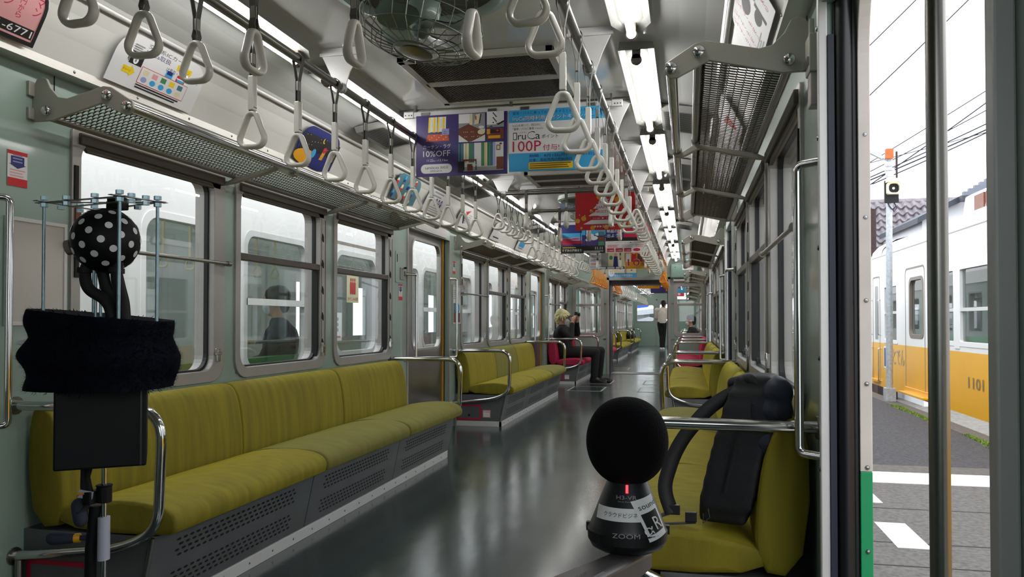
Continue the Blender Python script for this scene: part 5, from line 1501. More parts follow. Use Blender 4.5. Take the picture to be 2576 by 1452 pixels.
blob('bag_body', [('c', (-.98, 26.85, .52), (-.95, 27.5, .50), .14, .12), ('c', (-1.0, 27.1, .6), (-.95, 27.3, .58), .12, .1)], 'nylon', t, .012, 3)
MB().tube(arc_path([(-.9, 26.9, .6), (-.88, 26.95, .76), (-.88, 27.3, .76), (-.9, 27.35, .6)], .06), .012, 8).build('carry_handle', 'webbing', t)

# ------------------------------------------------------------------ backpack on the near right bench
t = thing('backpack', 'black backpack standing upright on the near right green bench', 'backpack', (1.08, 2.42, .415))
def P(u, v, w):      # u towards the aisle side of the bag (-x), v along the bench, w up; the bag leans back on the seat back
    return V(1.035 + u + (w - .42) * .23, 2.42 + v - (w - .42) * .03, w)
sh = []
for i in range(10):
    z = .425 + i * .042
    k = (.9, 1.0, 1.02, 1.02, 1.0, .98, .95, .92, .86, .74)[i]
    c_ = P(0, 0, z + .021)
    sh.append(('b', c_, (.072 * k, -.02, 0), (.02, .118 * k, 0), (.0, 0, .0225)))
blob('bag_body', sh, 'nylon', t, .008, 16)
# separate front pockets facing the camera, one above the other
blob('top_pocket', [('c', P(.05, -.095, .80), P(.06, .05, .80), .045, .042), ('c', P(.058, -.095, .75), P(.065, .05, .75), .048, .045)], 'nylon_blue', t, .007, 4)
blob('lower_pocket', [('c', P(.055, -.095, .66), P(.065, .05, .66), .046, .042), ('c', P(.045, -.09, .53), P(.055, .05, .53), .04, .036)], 'nylon_blue', t, .007, 4)
blob('haul_loop', [('c', P(.02, -.08, .81), P(-.03, -.07, .835), .018, .018), ('c', P(-.03, -.07, .835), P(-.07, -.02, .82), .018, .018), ('c', P(-.07, -.02, .82), P(-.06, .04, .79), .017, .017)], 'nylon', t, .006, 3)
z = MB()
z.tube([P(.02 + .03 * math.sin(i * .5), -.125 + i * .001, .50 + i * .03) for i in range(10)], .004, 6)
z.tube([P(-.03, -.133, .52 + i * .03) for i in range(8)], .003, 6)
z.build('zip', 'webbing', t)
MB().box(0, .02, 0, .002, 0, .04).build('zip_patch', 'webbing', t).location = P(-.08, -.128, .58) - Vector(t.location)
def band(pts, w, th, name, m, up):
    MB().tube(pts, w, 8, ry=th, up=up).build(name, m, t, smooth=True)
band(arc_path([P(-.03, -.05, .815), P(-.12, -.06, .76), P(-.19, -.08, .64), P(-.20, -.1, .52), P(-.16, -.11, .452)], .2, 8), .022, .011, 'shoulder_strap', 'nylon', (1, .35, -.35))
band([P(-.16, -.11, .455), P(-.2, -.12, .44), P(-.31, -.1, .436), P(-.33, -.1, .437)], .012, .002, 'webbing_tail', 'webbing', (0, 0.95, .3))
band([P(-.09, -.12, .43), P(-.18, -.14, .426), P(-.30, -.16, .436)], .013, .002, 'webbing_tail', 'webbing', (0, 1, 0))
mb = MB()
for q in (P(-.155, -.112, .462), P(-.105, -.118, .445)):
    mb.obox(q, (.016, 0, 0), (0, .007, 0), (0, 0, .014))
mb.tube([P(-.075, -.135, .46), P(-.07, -.14, .435), P(-.055, -.14, .45), P(-.065, -.135, .475)], .0025, 6)
mb.each('buckle', 'recorder', t, bevel=.002)

# ------------------------------------------------------------------ small recorder with a foam ball, close to the camera on the right
RC = V(.8735, .749, 0)
t = thing('sound_recorder', 'small black cone shaped sound recorder with foam ball and white stickers', 'recorder', (RC.x, RC.y, .789))
face = math.atan2(-RC.y, .93 - RC.x) - .03
PR = [(.012, .786), (.026, .787), (.0335, .791), (.0365, .797), (.0368, .803), (.0355, .809), (.0345, .811), (.0188, .851), (.0165, .854), (.0, .855)]
def rad(z):
    for (r0, z0), (r1, z1) in zip(PR, PR[1:]):
        if z0 <= z <= z1: return r0 + (r1 - r0) * (z - z0) / (z1 - z0)
    return .02
MB().lathe([(r, z) for r, z in PR], (RC.x, RC.y, 0), 48).build('recorder_body', 'recorder', t, smooth=True)
mb = MB().lathe([(.0345, .8105), (.0372, .806), (.0368, .797)], (RC.x, RC.y, 0), 48, cap=False)
mb.build('lower_seam', 'black', t)
fb = MB().lathe([(.0384 * math.sin(a) ** .9 if 0 < a < PI else .0, .8875 - .0412 * math.cos(a)) for a in [PI * i / 28 for i in range(29)]], (RC.x, RC.y, 0), 48)
fb.build('foam_windscreen', 'foam', t, smooth=True)
def cone_pt(ang, z, off):
    r = rad(z) + off
    return V(RC.x + math.cos(ang) * r, RC.y + math.sin(ang) * r, z)
def on_cone(body, z, h, m, off=.0004, a0=0.0, w=None, tilt=0.0):
    Vv, Pp, bw, bh, x0, y0 = glyphs(body)
    sc = h / bh; sx = sc if w is None else w / bw
    vs = []
    for a, b in Vv:
        x = (a - x0 - bw / 2) * sx; y = (b - y0) * sc
        x, y = x * math.cos(tilt) - y * math.sin(tilt), x * math.sin(tilt) + y * math.cos(tilt)
        zz = z + y * .93
        vs.append(cone_pt(face + a0 + x / rad(zz), zz, off))
    return vs, Pp
def patch(x0, x1, z0, z1, tilt, n, off, a0=0.0, zc=None):
    vs = []; fs = []
    for i in range(n + 1):
        for j in range(5):
            x = x0 + (x1 - x0) * i / n; y = z0 + (z1 - z0) * j / 4
            xr, yr = x * math.cos(tilt) - y * math.sin(tilt), x * math.sin(tilt) + y * math.cos(tilt)
            zz = zc + yr * .93
            vs.append(cone_pt(face + a0 + xr / rad(zz), zz, off))
    for i in range(n):
        for j in range(4):
            fs.append((i * 5 + j, (i + 1) * 5 + j, (i + 1) * 5 + j + 1, i * 5 + j + 1))
    return vs, fs
mb = MB()
mb.add(*on_cone('H3-VR', .8375, .0036, 0, w=.0185)); mb.add(*on_cone('Handy Recorder', .8348, .0016, 0, w=.0155)); mb.add(*on_cone('ZOOM', .8055, .0042, 0, off=.0012, w=.0245))
mb.build('lettering', 'grey_p', t)
MB().add(*patch(-.033, .015, -.006, .006, .0, 16, .0006, zc=.8245)).build('name_label', 'white', t)
mb = MB(); mb.add(*on_cone('\u30af\u30e9\u30a6\u30c9\u30d3\u30b8\u30cd\u30b9', .8225, .0042, 0, off=.001, a0=-.12, w=.036)); mb.build('label_lettering', 'black', t)
A0 = .80
mb = MB(); mb.add(*patch(-.0125, .0125, -.019, .019, .22, 10, .0012, A0, .8215), 0)
mb.add(*patch(-.0095, .0095, -.013, .006, .22, 8, .0015, A0, .8215), 1)
v, f = on_cone('sound', .8305, .005, 0, off=.0016, a0=A0 - .02, w=.021, tilt=.22); mb.add(v, f, 1)
v, f = on_cone('R', .8125, .0115, 0, off=.0019, a0=A0 + .2, w=.0085, tilt=.22); mb.add(v, f, 0)
v, f = on_cone('\u03b1', .8085, .0065, 0, off=.0019, a0=A0 - .17, w=.010, tilt=.22); mb.add(v, f, 0)
mb.build('sticker', ['white', 'black'], t)
MB().add(*patch(-.0011, .0011, -.004, .0035, 0, 2, .0008, .02, .8468)).build('record_light', 'led', t)
mb = MB(); mb.add(*patch(-.011, .011, -.004, .004, 0, 8, .0012, 0, .7975)); mb.build('rubber_flap', 'black', t)
mb = MB()
for a in (-1.75, 1.7): mb.obox(cone_pt(face + a, .805, .0), (.003, 0, 0), (0, .003, 0), (0, 0, .004))
mb.each('side_button', 'black', t)
# handle and stand under the recorder
t = thing('recorder_stand', 'dark grey handle arm carrying the small recorder on a stand', 'stand', (.74, .45, 0))
c0 = V(.8745, .745, .7855)
MB().cyl(c0 + V(0, 0, -.014), c0 + V(0, 0, .001), .0125, 18).build('swivel_screw', 'recorder', t, bevel=.002)
a = V(.884, .764, .7745); b2 = V(.829, .592, .788); dr = (b2 - a).normalized(); sd = dr.cross(V(0, 0, 1)).normalized(); un = sd.cross(dr)
vs = []
for q, w, h in ((a, .013, .008), (a + dr * .03, .0145, .010), (a + (b2 - a) * .62, .0165, .011), (b2, .019, .011)):
    vs += [q - sd * w - un * h, q - sd * w * .98 + un * h * .75, q - sd * w * .7 + un * h, q + sd * w * .7 + un * h, q + sd * w * .98 + un * h * .75, q + sd * w - un * h]
fs = [(5, 4, 3, 2, 1, 0), (18, 19, 20, 21, 22, 23)]
for i in range(3):
    for j in range(6): fs.append((i * 6 + j, i * 6 + (j + 1) % 6, i * 6 + 6 + (j + 1) % 6, i * 6 + 6 + j))
hb = MB().add(vs, fs).build('handle_arm', 'arm', t, bevel=.002)
F = (a + dr * .152 + un * .0112 - sd * .006, -dr, sd, un)
MB().text('ZOOM', F, 0, 0, .0045, 0, .0005, w=.026).build('embossed_lettering', 'black', t)
base = b2 + dr * .03
MB().cyl(b2 - dr * .01 - un * .012, base + V(0, 0, -.06), .012).cyl(base + V(0, 0, -.05), V(base.x, base.y, .22), .009).build('stand_pole', 'steel_dark', t, smooth=True)
for k in range(3):
    an = k * 2 * PI / 3 + .3
    MB().cyl((base.x, base.y, .30), (base.x + .22 * math.cos(an), base.y + .22 * math.sin(an), .008), .007).build('leg', 'steel_dark', t)

# ------------------------------------------------------------------ spherical microphone in its cage, on the left
t = thing('microphone_stand', 'spherical dotted microphone in a threaded rod cage on a fleece wrapped stand', 'microphone', (.031, 1.075, 0))
sc = V(.035, 1.068, 1.1275); R = .0505
ms = MB().ball(sc, R, 40).build('sphere', 'box_black', t, smooth=True)
dots = MB(); GA = PI * (3 - math.sqrt(5))
for i in range(60):
    z_ = 1 - 2 * (i + .5) / 60; r_ = math.sqrt(1 - z_ * z_)
    n_ = V(math.cos(GA * i) * r_, math.sin(GA * i) * r_, z_)
    if z_ < -.86: continue
    a_ = n_.cross(V(0, 0, 1)).normalized(); b_ = n_.cross(a_)
    c_ = sc + n_ * (R + .0004)
    dots.add([c_ + a_ * math.cos(2 * PI * k / 14) * .0056 + b_ * math.sin(2 * PI * k / 14) * .0056 for k in range(14)], [tuple(range(14))], 1 if i == 22 else 0)
dots.build('capsule_dots', ['paper', 'yellow'], ms)
MB().cyl(sc + V(-.05, -.012, -.01), sc + V(-.058, -.014, -.012), .012).build('sphere_plug', 'socket', ms)
for i, (tx, bx_, yo) in enumerate(((.010, .050, -.012), (.026, .057, .010), (.045, .060, .018), (.062, .068, -.006))):
    p0 = V(tx, 1.066 + yo * .5, 1.094); p1 = V(tx - .001, 1.066 + yo, 1.072); p3 = V(bx_, 1.074 + yo * .6, .985)
    MB().tube(arc_path([p0, p1, p1 + V(.006, 0, -.022), p3 + V(-.004, 0, .045), p3], .03, 6), .0088, 12).build('cable_arm', 'black_cloth', t, smooth=True)
    MB().cyl(p1 + V(0, 0, .012), p1 + V(0, 0, .004), .0108).build('cable_collar', 'black_cloth', t)
rods = [V(-.059, 1.046, 0), V(.099, 1.02, 0), V(.116, 1.084, 0), V(-.0485, 1.141, 0)]
for i, q in enumerate(rods):
    ztop = 1.190
    MB().tube([(q.x, q.y, .95), (q.x, q.y, ztop)], .0026, 10).build('threaded_rod', 'zinc', t, smooth=True)
    m2 = MB()
    for z_ in (ztop - .007, ztop + .004): m2.cyl((q.x, q.y, z_ - .003), (q.x, q.y, z_ + .003), .0058, 6)
    m2.each('nut', 'zinc', t)
zt = 1.187
strips = MB(); nuts = MB()
quad = [rods[0], rods[1], rods[2], rods[3]]
for i in range(4):
    a, b_ = quad[i], quad[(i + 1) % 4]
    d = (b_ - a).normalized(); s_ = d.cross(V(0, 0, 1))
    p0 = a - d * .016; p1 = b_ + d * .016
    strips.obox((p0 + p1) / 2 + V(0, 0, zt + .0012 * (i % 2)), (p1 - p0) / 2, s_ * .0045, V(0, 0, .0005))
    for k in (.3, .68):
        q = a + (b_ - a) * k
        for z_ in (zt - .004, zt + .005): nuts.cyl((q.x, q.y, z_ - .0028), (q.x, q.y, z_ + .0028), .0056, 6)
for a, b_ in ((quad[0], quad[2]), (quad[0] * .5 + quad[3] * .5, quad[1] * .5 + quad[2] * .5)):
    d = (b_ - a).normalized(); s_ = d.cross(V(0, 0, 1))
    strips.obox((a + b_) / 2 + V(0, 0, zt), (b_ - a) / 2, s_ * .004, V(0, 0, .0005))
strips.build('perforated_strip', 'zinc_dark', t); nuts.each('nut', 'zinc', t)
q = V(.03, 1.10, zt + .003)
MB().box(q.x - .014, q.x + .014, q.y - .01, q.y + .01, q.z - .010, q.z + .004).cyl(q + V(0, 0, .003), q + V(0, 0, .010), .0155, 18).box(q.x - .006, q.x + .001, q.y - .004, q.y + .004, q.z + .008, q.z + .016).build('quick_mount', 'box_black', t, bevel=.002)
for x_, y_ in ((-.005, 1.12), (.012, 1.075), (.017, 1.08)):
    MB().cyl((x_, y_, .95), (x_, y_, 1.09), .0022).each('inner_rod', 'zinc', t)
# black preamplifier box under the fleece
mb = MB(); bx = V(.026, 1.078, 0)
ang = YAW + .42
ca, sa = math.cos(ang), math.sin(ang)
mb.obox((bx.x, bx.y, .847), (ca * .063, sa * .063, 0), (-sa * .06, ca * .06, 0), (0, 0, .07))
bb = mb.build('amplifier_box', 'box_black', t, bevel=.003)
MB().obox((bx.x + ca * .055 + sa * .0605, bx.y + sa * .055 - ca * .0605, .847), (ca * .0012, sa * .0012, 0), (-sa * .0005, ca * .0005, 0), (0, 0, .068)).build('box_seam', 'recorder', bb)
# fleece collar
def fl(an, zz):
    w = 1 + .018 * math.sin(an * 3 + zz * 60) + .022 * math.sin(zz * 110 + an) + .012 * math.sin(an * 7 - zz * 40)
    k = 1 + .09 * max(0, 1 - abs(zz - .945) / .03) - .05 * max(0, 1 - abs(zz - .975) / .02)
    c, s_ = math.cos(an), math.sin(an)
    q = (abs(c) ** 3 + abs(s_) ** 3) ** (-1 / 3)
    return V(.028 + c * .098 * q * w * k, 1.073 + s_ * .09 * q * w * k, zz)
N1, N2 = 64, 26
zt_ = lambda an: 1.010 - .010 * math.cos(an - .2)
vs = []; fs = []
for j in range(N2 + 1):
    for i in range(N1):
        an = 2 * PI * i / N1
        zz = .895 + (zt_(an) - .895) * j / N2
        vs.append(fl(an, zz))
for j in range(N2):
    for i in range(N1): fs.append((j * N1 + i, j * N1 + (i + 1) % N1, (j + 1) * N1 + (i + 1) % N1, (j + 1) * N1 + i))
vs += [V(.028, 1.075, 1.0), V(.028, 1.075, .9)]
for i in range(N1):
    fs.append((len(vs) - 2, N2 * N1 + i, N2 * N1 + (i + 1) % N1)); fs.append((len(vs) - 1, (i + 1) % N1, i))
fc = MB().add(vs, fs).build('fleece_wrap', 'fur', t, smooth=True)
fz = MB()
for i in range(7000):
    an = random.uniform(0, 2 * PI); zz = random.uniform(.893, zt_(an) + .001)
    p = fl(an, zz); n_ = V(math.cos(an), math.sin(an), random.uniform(-.9, .9)).normalized()
    e = p + n_ * random.uniform(.003, .008) + V(random.uniform(-.002, .002), random.uniform(-.002, .002), random.uniform(-.003, .003))
    s_ = n_.cross(V(0, 0, 1)).normalized() * .0013
    fz.add([p - s_, p + s_, e], [(0, 1, 2)])
fz.build('fleece_pile', 'fur', fc)['kind'] = 'stuff'
blob('tissue_corner', [('c', (-.075, 1.04, .968), (-.095, 1.035, .966), .006, .003)], 'mask', t, .002, 1)
MB().cyl((.031, 1.075, .775), (.031, 1.075, .40), .0042, 14).build('upper_tube', 'chrome', t, smooth=True)
MB().cyl((.031, 1.075, .74), (.031, 1.075, .715), .0115, 18).cyl((.031, 1.075, .74), (.031, 1.075, .743), .0125, 18).box(.012, .026, 1.05, 1.085, .715, .735).build('clamp_collar', 'box_black', t, bevel=.002)
MB().tube([(.031, 1.075, .692), (.031, 1.075, .625)], .0105, 16, ry=.008).build('clear_tape', 'tape', t, smooth=True)
MB().tube([(.018, 1.072, .71), (.012, 1.07, .64), (.010, 1.07, .4)], .009, 10).build('cable_loom', 'box_black', t, smooth=True)
MB().tube([(.0, 1.068, .774), (.001, 1.066, .74), (.012, 1.06, .71), (.004, 1.05, .70)], .005, 8).tube([(.012, 1.068, .774), (.008, 1.066, .755), (.02, 1.06, .73)], .004, 8).each('cable', 'black_cloth', t, smooth=True)
blob('cable_knot', [('c', (-.002, 1.06, .712), (.006, 1.055, .69), .012, .011)], 'navy_cloth', t, .003, 2)
MB().obox((.017, 1.052, .731), (.010, .003, -.002), (0, .001, .001), (.001, 0, .005)).build('tape_flag', 'tape', t)
MB().tube([(.004, 1.05, .728), (.008, 1.047, .732), (.016, 1.05, .733)], .0016, 6).build('orange_cable', 'orange', t)
kb = MB().cyl((-.004, 1.066, .6595), (-.012, 1.062, .6595), .0072, 14).build('knob_ring', 'gold', t, smooth=True)
blob('clamp_knob', [('c', (-.014, 1.062, .6595), (-.04, 1.05, .661), .0085, .011), ('c', (-.004, 1.066, .6595), (.012, 1.07, .66), .005, .006)], 'navy_cloth', t, .003, 2)
MB().cyl((.031, 1.075, .41), (.031, 1.075, .12), .009).build('lower_tube', 'box_black', t)
for k in range(3):
    an = k * 2 * PI / 3 + .5
    MB().cyl((.031, 1.075, .36), (.031 + .26 * math.cos(an), 1.075 + .26 * math.sin(an), .01), .008).build('leg', 'box_black', t)

# ------------------------------------------------------------------ outside: the train on the left track
def train_side(t, X, d, y0, y1, ops, z0, z1, split, mats, name, out):
    # a body side at X, skin going to X + d, with openings (ya, yb, za, zb, radius)
    for (lo, hi, m, nm) in ((z0, split, mats[1], 'lower_side'), (split, z1, mats[0], 'upper_side')):
        mb = MB(); cur = y0; a, b = sorted((X, X + d))
        for ya, yb, za, zb, r in sorted(ops):
            A, B = max(za, lo), min(zb, hi)
            mb.box(a, b, cur, ya, lo, hi)
            if B <= A: mb.box(a, b, ya, yb, lo, hi)
            else:
                if A > lo: mb.box(a, b, ya, yb, lo, A)
                if B < hi: mb.box(a, b, ya, yb, B, hi)
                # rounded corners
                for cy, cz, sy, sz in ((ya, za, 1, 1), (yb, za, -1, 1), (ya, zb, 1, -1), (yb, zb, -1, -1)):
                    if lo - 1e-6 <= cz <= hi + 1e-6 and r > 0:
                        pts = [(cy, cz)] + [(cy + sy * (r - r * math.sin(q)), cz + sz * (r - r * math.cos(q))) for q in [i * PI / 12 for i in range(7)]]
                        mb.prism(pts, (X, 0, 0), (0, 1, 0), (0, 0, 1), (d, 0, 0))
            cur = yb
        mb.box(a, b, cur, y1, lo, hi)
        mb.build(nm, m, t)

LX = -2.2
lt = thing('train', 'ivory and yellow train standing close outside the left windows', 'train', (LX - 1.3, 8, -1.0))
lops = [(4.05, 4.66, .56, 1.64, .12), (5.15, 6.07, .66, 1.64, .10), (6.64, 7.58, .71, 1.63, .14), (8.1, 8.9, .70, 1.63, .12), (9.05, 9.95, .70, 1.63, .12), (10.3, 11.2, .66, 1.64, .1), (11.6, 12.5, .7, 1.63, .14), (12.9, 13.8, .66, 1.64, .1), (14.2, 15.1, .66, 1.64, .1), (15.5, 16.4, .66, 1.64, .1), (1.2, 2.1, .66, 1.64, .1), (2.6, 3.5, .66, 1.64, .1)]
train_side(lt, LX, -.06, -3, 30, lops, -.25, 2.25, .56, ('train_white', 'train_yellow'), 'side', 1)
mb = MB()
pr_ = [(LX, 2.25), (LX - .08, 2.42), (LX - .4, 2.6), (LX - 1.3, 2.7), (LX - 2.2, 2.6), (LX - 2.6, 2.3), (LX - 2.66, 2.25)]
for (a, b), (c, d) in zip(pr_, pr_[1:]): mb.add([(a, -3, b), (c, -3, d), (c, 30, d), (a, 30, b)], [(0, 1, 2, 3)])
mb.build('roof', 'train_white', lt, smooth=True)
MB().box(LX - 2.66, LX - 2.6, -3, 30, -.25, .75).box(LX - 2.66, LX - 2.6, -3, 30, 1.6, 2.3).build('far_side', 'train_in', lt)
MB().box(LX - 2.6, LX - .06, -3, 30, -.1, -.02).build('floor', 'train_in', lt)
for k in range(8):
    MB().cyl((LX - 1.3, -2 + k * 3, 2.15), (LX - 1.3, -.6 + k * 3, 2.15), .02).build('added_inside_lamp', 'tube', lt)  # unseen glowing tubes, added to brighten the inside of this train
mb = MB()
for k in range(17): mb.box(LX - 2.66, LX - 2.6, -3 + k * 2.05, -1.5 + k * 2.05, .75, 1.6)
mb.each('pillar', 'train_in', lt)
for i, (ya, yb, za, zb, r) in enumerate(lops):
    F = (V(LX - .04, 0, 0), V(0, 1, 0), V(0, 0, 1), V(1, 0, 0))
    w = MB().ring(rrect(ya - .03, yb + .03, za - .03, zb + .03, r), rrect(ya + .012, yb - .012, za + .012, zb - .012, r * .9), (LX + .006, 0, 0), (0, 1, 0), (0, 0, 1), (-.05, 0, 0)).build('window', 'alu_white' if i % 3 else 'train_white', lt)
    MB().flat(rrect(ya, yb, za, zb, r), F).build('pane', 'glass_dirty', w)
    if yb - ya > .85 and i != 2 and i != 6: MB().box(LX - .05, LX + .006, ya, yb, 1.12, 1.17).build('sash_rail', 'train_white', w)
MB().ring(rrect(6.55, 7.70, -.1, 1.74, .1), rrect(6.575, 7.675, -.08, 1.715, .09), (LX + .004, 0, 0), (0, 1, 0), (0, 0, 1), (-.02, 0, 0)).build('door_edge', 'socket', lt)
MB().cyl((LX - .12, 5.1, .84), (LX - .12, 6.1, .84), .014).build('inner_guard_bar', 'steel', lt)
mb = MB()
for k in range(9):
    y = 4.1 + k * .32
    mb.tube([(LX - .62 + x_, y, 1.52 + z_) for x_, z_ in ring_outline(.11, .12)], .008, 6, closed=True)
    mb.box(LX - .63, LX - .61, y - .008, y + .008, 1.5, 1.75)
mb.cyl((LX - .62, 3.6, 1.75), (LX - .62, 7.4, 1.75), .014)
mb.each('strap', 'cream', lt)
MB().box(LX - .6, LX - .08, 3.5, 6.2, .02, .46).box(LX - .2, LX - .08, 3.5, 6.2, .46, .72).build('seats', 'greenp', lt)
mb = MB().box(LX - 1.1, LX - 1.09, 4.35, 4.85, 1.05, 1.5)
F = frame((LX - 1.088, 4.35, 1.05), (0, 1, 0), (0, 0, 1))
mb.flat([(0, .34), (.5, .34), (.5, .44), (0, .44)], F, .001, 1)
for i, q in enumerate(('0\u5186', '15\u5206', '2\u500d', '0\u5206')): mb.text(q, F, .05 + i * .115, .06, .06, 1, .0015, w=.07)
mb.text('docomo bike share', F, .08, .25, .03, 1, .0015, w=.36)
mb.build('inside_poster', ['paper', 'crimson'], lt)
mb = MB().box(LX - .035, LX - .032, 6.95, 7.22, 1.18, 1.45)
F = frame((LX - .031, 6.95, 1.18), (0, 1, 0), (0, 0, 1))
for k in range(3): mb.flat(rrect(.07 + k * .045, .11 + k * .045, .08, .20, .015), F, .0004, 1); mb.flat(ell(.09 + k * .045, .22, .016, .018, 12), F, .0004, 1)
mb.text('\u304b\u3051\u3053\u307f\u6ce8\u610f', F, .02, .02, .035, 1, .0006, w=.23)
mb.build('door_sticker', ['cream', 'red'], lt)
mb = MB().box(LX - .035, LX - .032, 6.66, 6.84, .82, 1.08)
F = frame((LX - .031, 6.66, .82), (0, 1, 0), (0, 0, 1))
for k in range(3): mb.flat(ell(.09, .2 - k * .05, .018, .018, 10), F, .0004, 1)
mb.flat([(.03, .03), (.15, .03), (.15, .045), (.03, .045)], F, .0004, 2)
mb.build('door_notice', ['white', 'grey_p', 'red'], lt)
seated('passenger in a dark suit with white mask inside the train outside the left windows', (LX - .36, 6.25, .45), (-1, -.5, 0), ('navy_cloth', 'black_hair'))

# ------------------------------------------------------------------ outside right: platform, yellow and white train, poles, houses
MB().box(-60, 60, -40, 120, -1.45, -1.4).build('ground', 'ground', kind='structure')
MB().box(1.5, 4.02, 7.7, 24, -1.4, -.30).build('platform', 'asphalt', kind='structure')
MB().box(1.5, 4.25, -6, 7.36, -1.4, -.301).build('platform_ramp', 'paving', kind='structure')
MB().box(1.5, 4.02, 7.36, 7.7, -1.4, -.297).build('kerb_strip', 'concrete', kind='structure')
MB().box(4.02, 4.25, 7.36, 24, -1.4, -.299).build('platform_edge', 'concrete', kind='structure')
MB().box(1.5, 4.25, 6.86, 7.35, -.301, -.297).build('tactile_paving_strip', 'tactile', kind='structure')
mb = MB()
for y in (5.94, 5.03, 4.56, 3.6): mb.box(1.5, 4.25, y - .007, y + .007, -.301, -.2995)
mb.build('paving_joint_lines', 'joint', kind='structure')
for i, (a, b) in enumerate(((4.92, 5.51), (6.1, 6.68), (3.75, 4.33), (2.58, 3.16))):
    t = MB().box(2.1, 2.285, a, b, -.301, -.2985).build('road_dash', 'road_white')
    tag(t, 'white painted dash on the pale paving, %s' % ('the large one in the middle', 'the one nearest the tactile strip', 'the one below the middle', 'the lowest one')[i], 'road marking', 'white dashes on the paving')
gr = MB()
for i in range(2600):
    y = random.uniform(8.3, 13.6); x = 4.02 + random.gauss(0, .022 + .02 * (math.sin(y * 3) > .3))
    if math.sin(y * 1.7) + math.sin(y * 4.1) < -.9: continue
    h = random.uniform(.008, .035); a = random.uniform(0, 6.3)
    gr.add([(x + math.cos(a) * .006, y + math.sin(a) * .006, -.3), (x - math.cos(a) * .006, y - math.sin(a) * .006, -.3), (x + random.uniform(-.02, .02), y + random.uniform(-.02, .02), -.3 + h)], [(0, 1, 2)])
tag(gr.build('grass', 'grassm'), 'line of short green grass along the platform edge', 'grass', kind='stuff')

TX = 4.4
rt = thing('train', 'white over yellow train numbered 1101 across the platform', 'train', (TX + 1.3, 8, -1.2))
rops = [(14.5, 15.36, .66, 1.62, .03), (12.98, 13.7, .78, 1.66, .12), (11.55, 12.56, .72, 1.69, .03), (10.3, 11.32, .72, 1.69, .03), (8.6, 9.8, .72, 1.69, .03), (6.6, 7.8, .72, 1.69, .03)]
train_side(rt, TX, .06, -4, 16.3, rops, -.2, 2.2, .605, ('train_white2', 'train_yellow'), 'side', -1)
mb = MB()
pr_ = [(TX, 2.2), (TX + .05, 2.32), (TX + .22, 2.46), (TX + .6, 2.56), (TX + 1.3, 2.62), (TX + 2.0, 2.56), (TX + 2.6, 2.3), (TX + 2.66, 2.2)]
for (a, b), (c, d) in zip(pr_, pr_[1:]): mb.add([(a, -4, b), (c, -4, d), (c, 16.3, d), (a, 16.3, b)], [(3, 2, 1, 0)])
mb.build('roof', 'train_white2', rt, smooth=True)
MB().tube([(TX - .005, -4, 2.2), (TX - .005, 16.3, 2.2)], .012, 6).build('rain_gutter', 'train_white2', rt)
# rounded cab end
for lo, hi, m, nm in ((-.2, .605, 'train_yellow', 'cab_lower'), (.605, 2.2, 'train_white2', 'cab_upper')):
    path = [(TX, 16.3)] + [(TX + .45 - .45 * math.cos(q), 16.35 + .5 * math.sin(q)) for q in [PI / 2 * i / 8 for i in range(9)]] + [(TX + 1.33, 16.95), (TX + 2.2, 16.85), (TX + 2.66, 16.3)]
    vs = [(x, y, z) for z in (lo, hi) for x, y in path]; k = len(path)
    MB().add(vs, [(i, i + 1, k + i + 1, k + i) for i in range(k - 1)]).build(nm, m, rt, smooth=True)
vs = []; path = [(TX + .45 - .45 * math.cos(q), 16.35 + .5 * math.sin(q)) for q in [PI / 2 * i / 8 for i in range(9)]]
cen = (TX + 1.33, 15.6)
mb = MB()
for lv in range(6):
    f_ = 1 - (lv / 5) ** 2 * .55; zz = 2.2 + .38 * math.sin(lv / 5 * PI / 2)
    vs += [(cen[0] + (x - cen[0]) * f_, cen[1] + (y - cen[1]) * f_, zz) for x, y in [(TX, 15.6)] + path + [(TX + 1.33, 16.95)]]
k = 11
mb.add(vs, [(l * k + i, l * k + i + 1, (l + 1) * k + i + 1, (l + 1) * k + i) for l in range(5) for i in range(k - 1)])
mb.build('cab_roof', 'train_white2', rt, smooth=True)
MB().box(TX + .5, TX + 2.6, -4, 16.6, -.12, -.04).build('floor', 'train_in', rt)
MB().box(TX + 2.6, TX + 2.66, -4, 16.3, -.2, .75).box(TX + 2.6, TX + 2.66, -4, 16.3, 1.65, 2.3).box(TX + .06, TX + 2.6, 14.0, 14.05, 0, 2.3).build('far_side', 'train_in', rt)
mb = MB()
for k in range(8): mb.box(TX + 2.6, TX + 2.66, -4 + k * 2.6, -2.6 + k * 2.6, .75, 1.65)
mb.each('pillar', 'train_in', rt)
MB().box(TX + .1, TX + .55, 8.2, 12.6, 0, .45).box(TX + .1, TX + .2, 8.2, 12.6, .45, .8).build('seats', 'greenp', rt)
for i, (ya, yb, za, zb, r) in enumerate(rops):
    w = MB().ring(rrect(ya - .04, yb + .04, za - .05, zb + .04, max(r, .02)), rrect(ya + .015, yb - .015, za + .015, zb - .015, max(r * .9, .012)), (TX - .008, 0, 0), (0, 1, 0), (0, 0, 1), (.05, 0, 0)).build('window', 'train_white2' if i != 1 else 'socket', rt, bevel=.004)
    MB().flat(rrect(ya, yb, za, zb, max(r, .01)), (V(TX + .03, 0, 0), V(0, 1, 0), V(0, 0, 1), V(-1, 0, 0))).build('pane', 'glass_dirty', w)
    if i != 1: MB().box(TX - .004, TX + .04, ya, yb, 1.13, 1.175).build('sash_rail', 'alu_white', w)
MB().box(TX - .012, TX, 11.34, 11.53, .64, 1.74).build('window_post', 'train_white2', rt)
dr_ = MB().ring(rrect(12.88, 13.98, -.14, 1.86, .1), rrect(12.905, 13.955, -.12, 1.83, .09), (TX - .002, 0, 0), (0, 1, 0), (0, 0, 1), (.02, 0, 0)).build('door_edge', 'socket', rt)
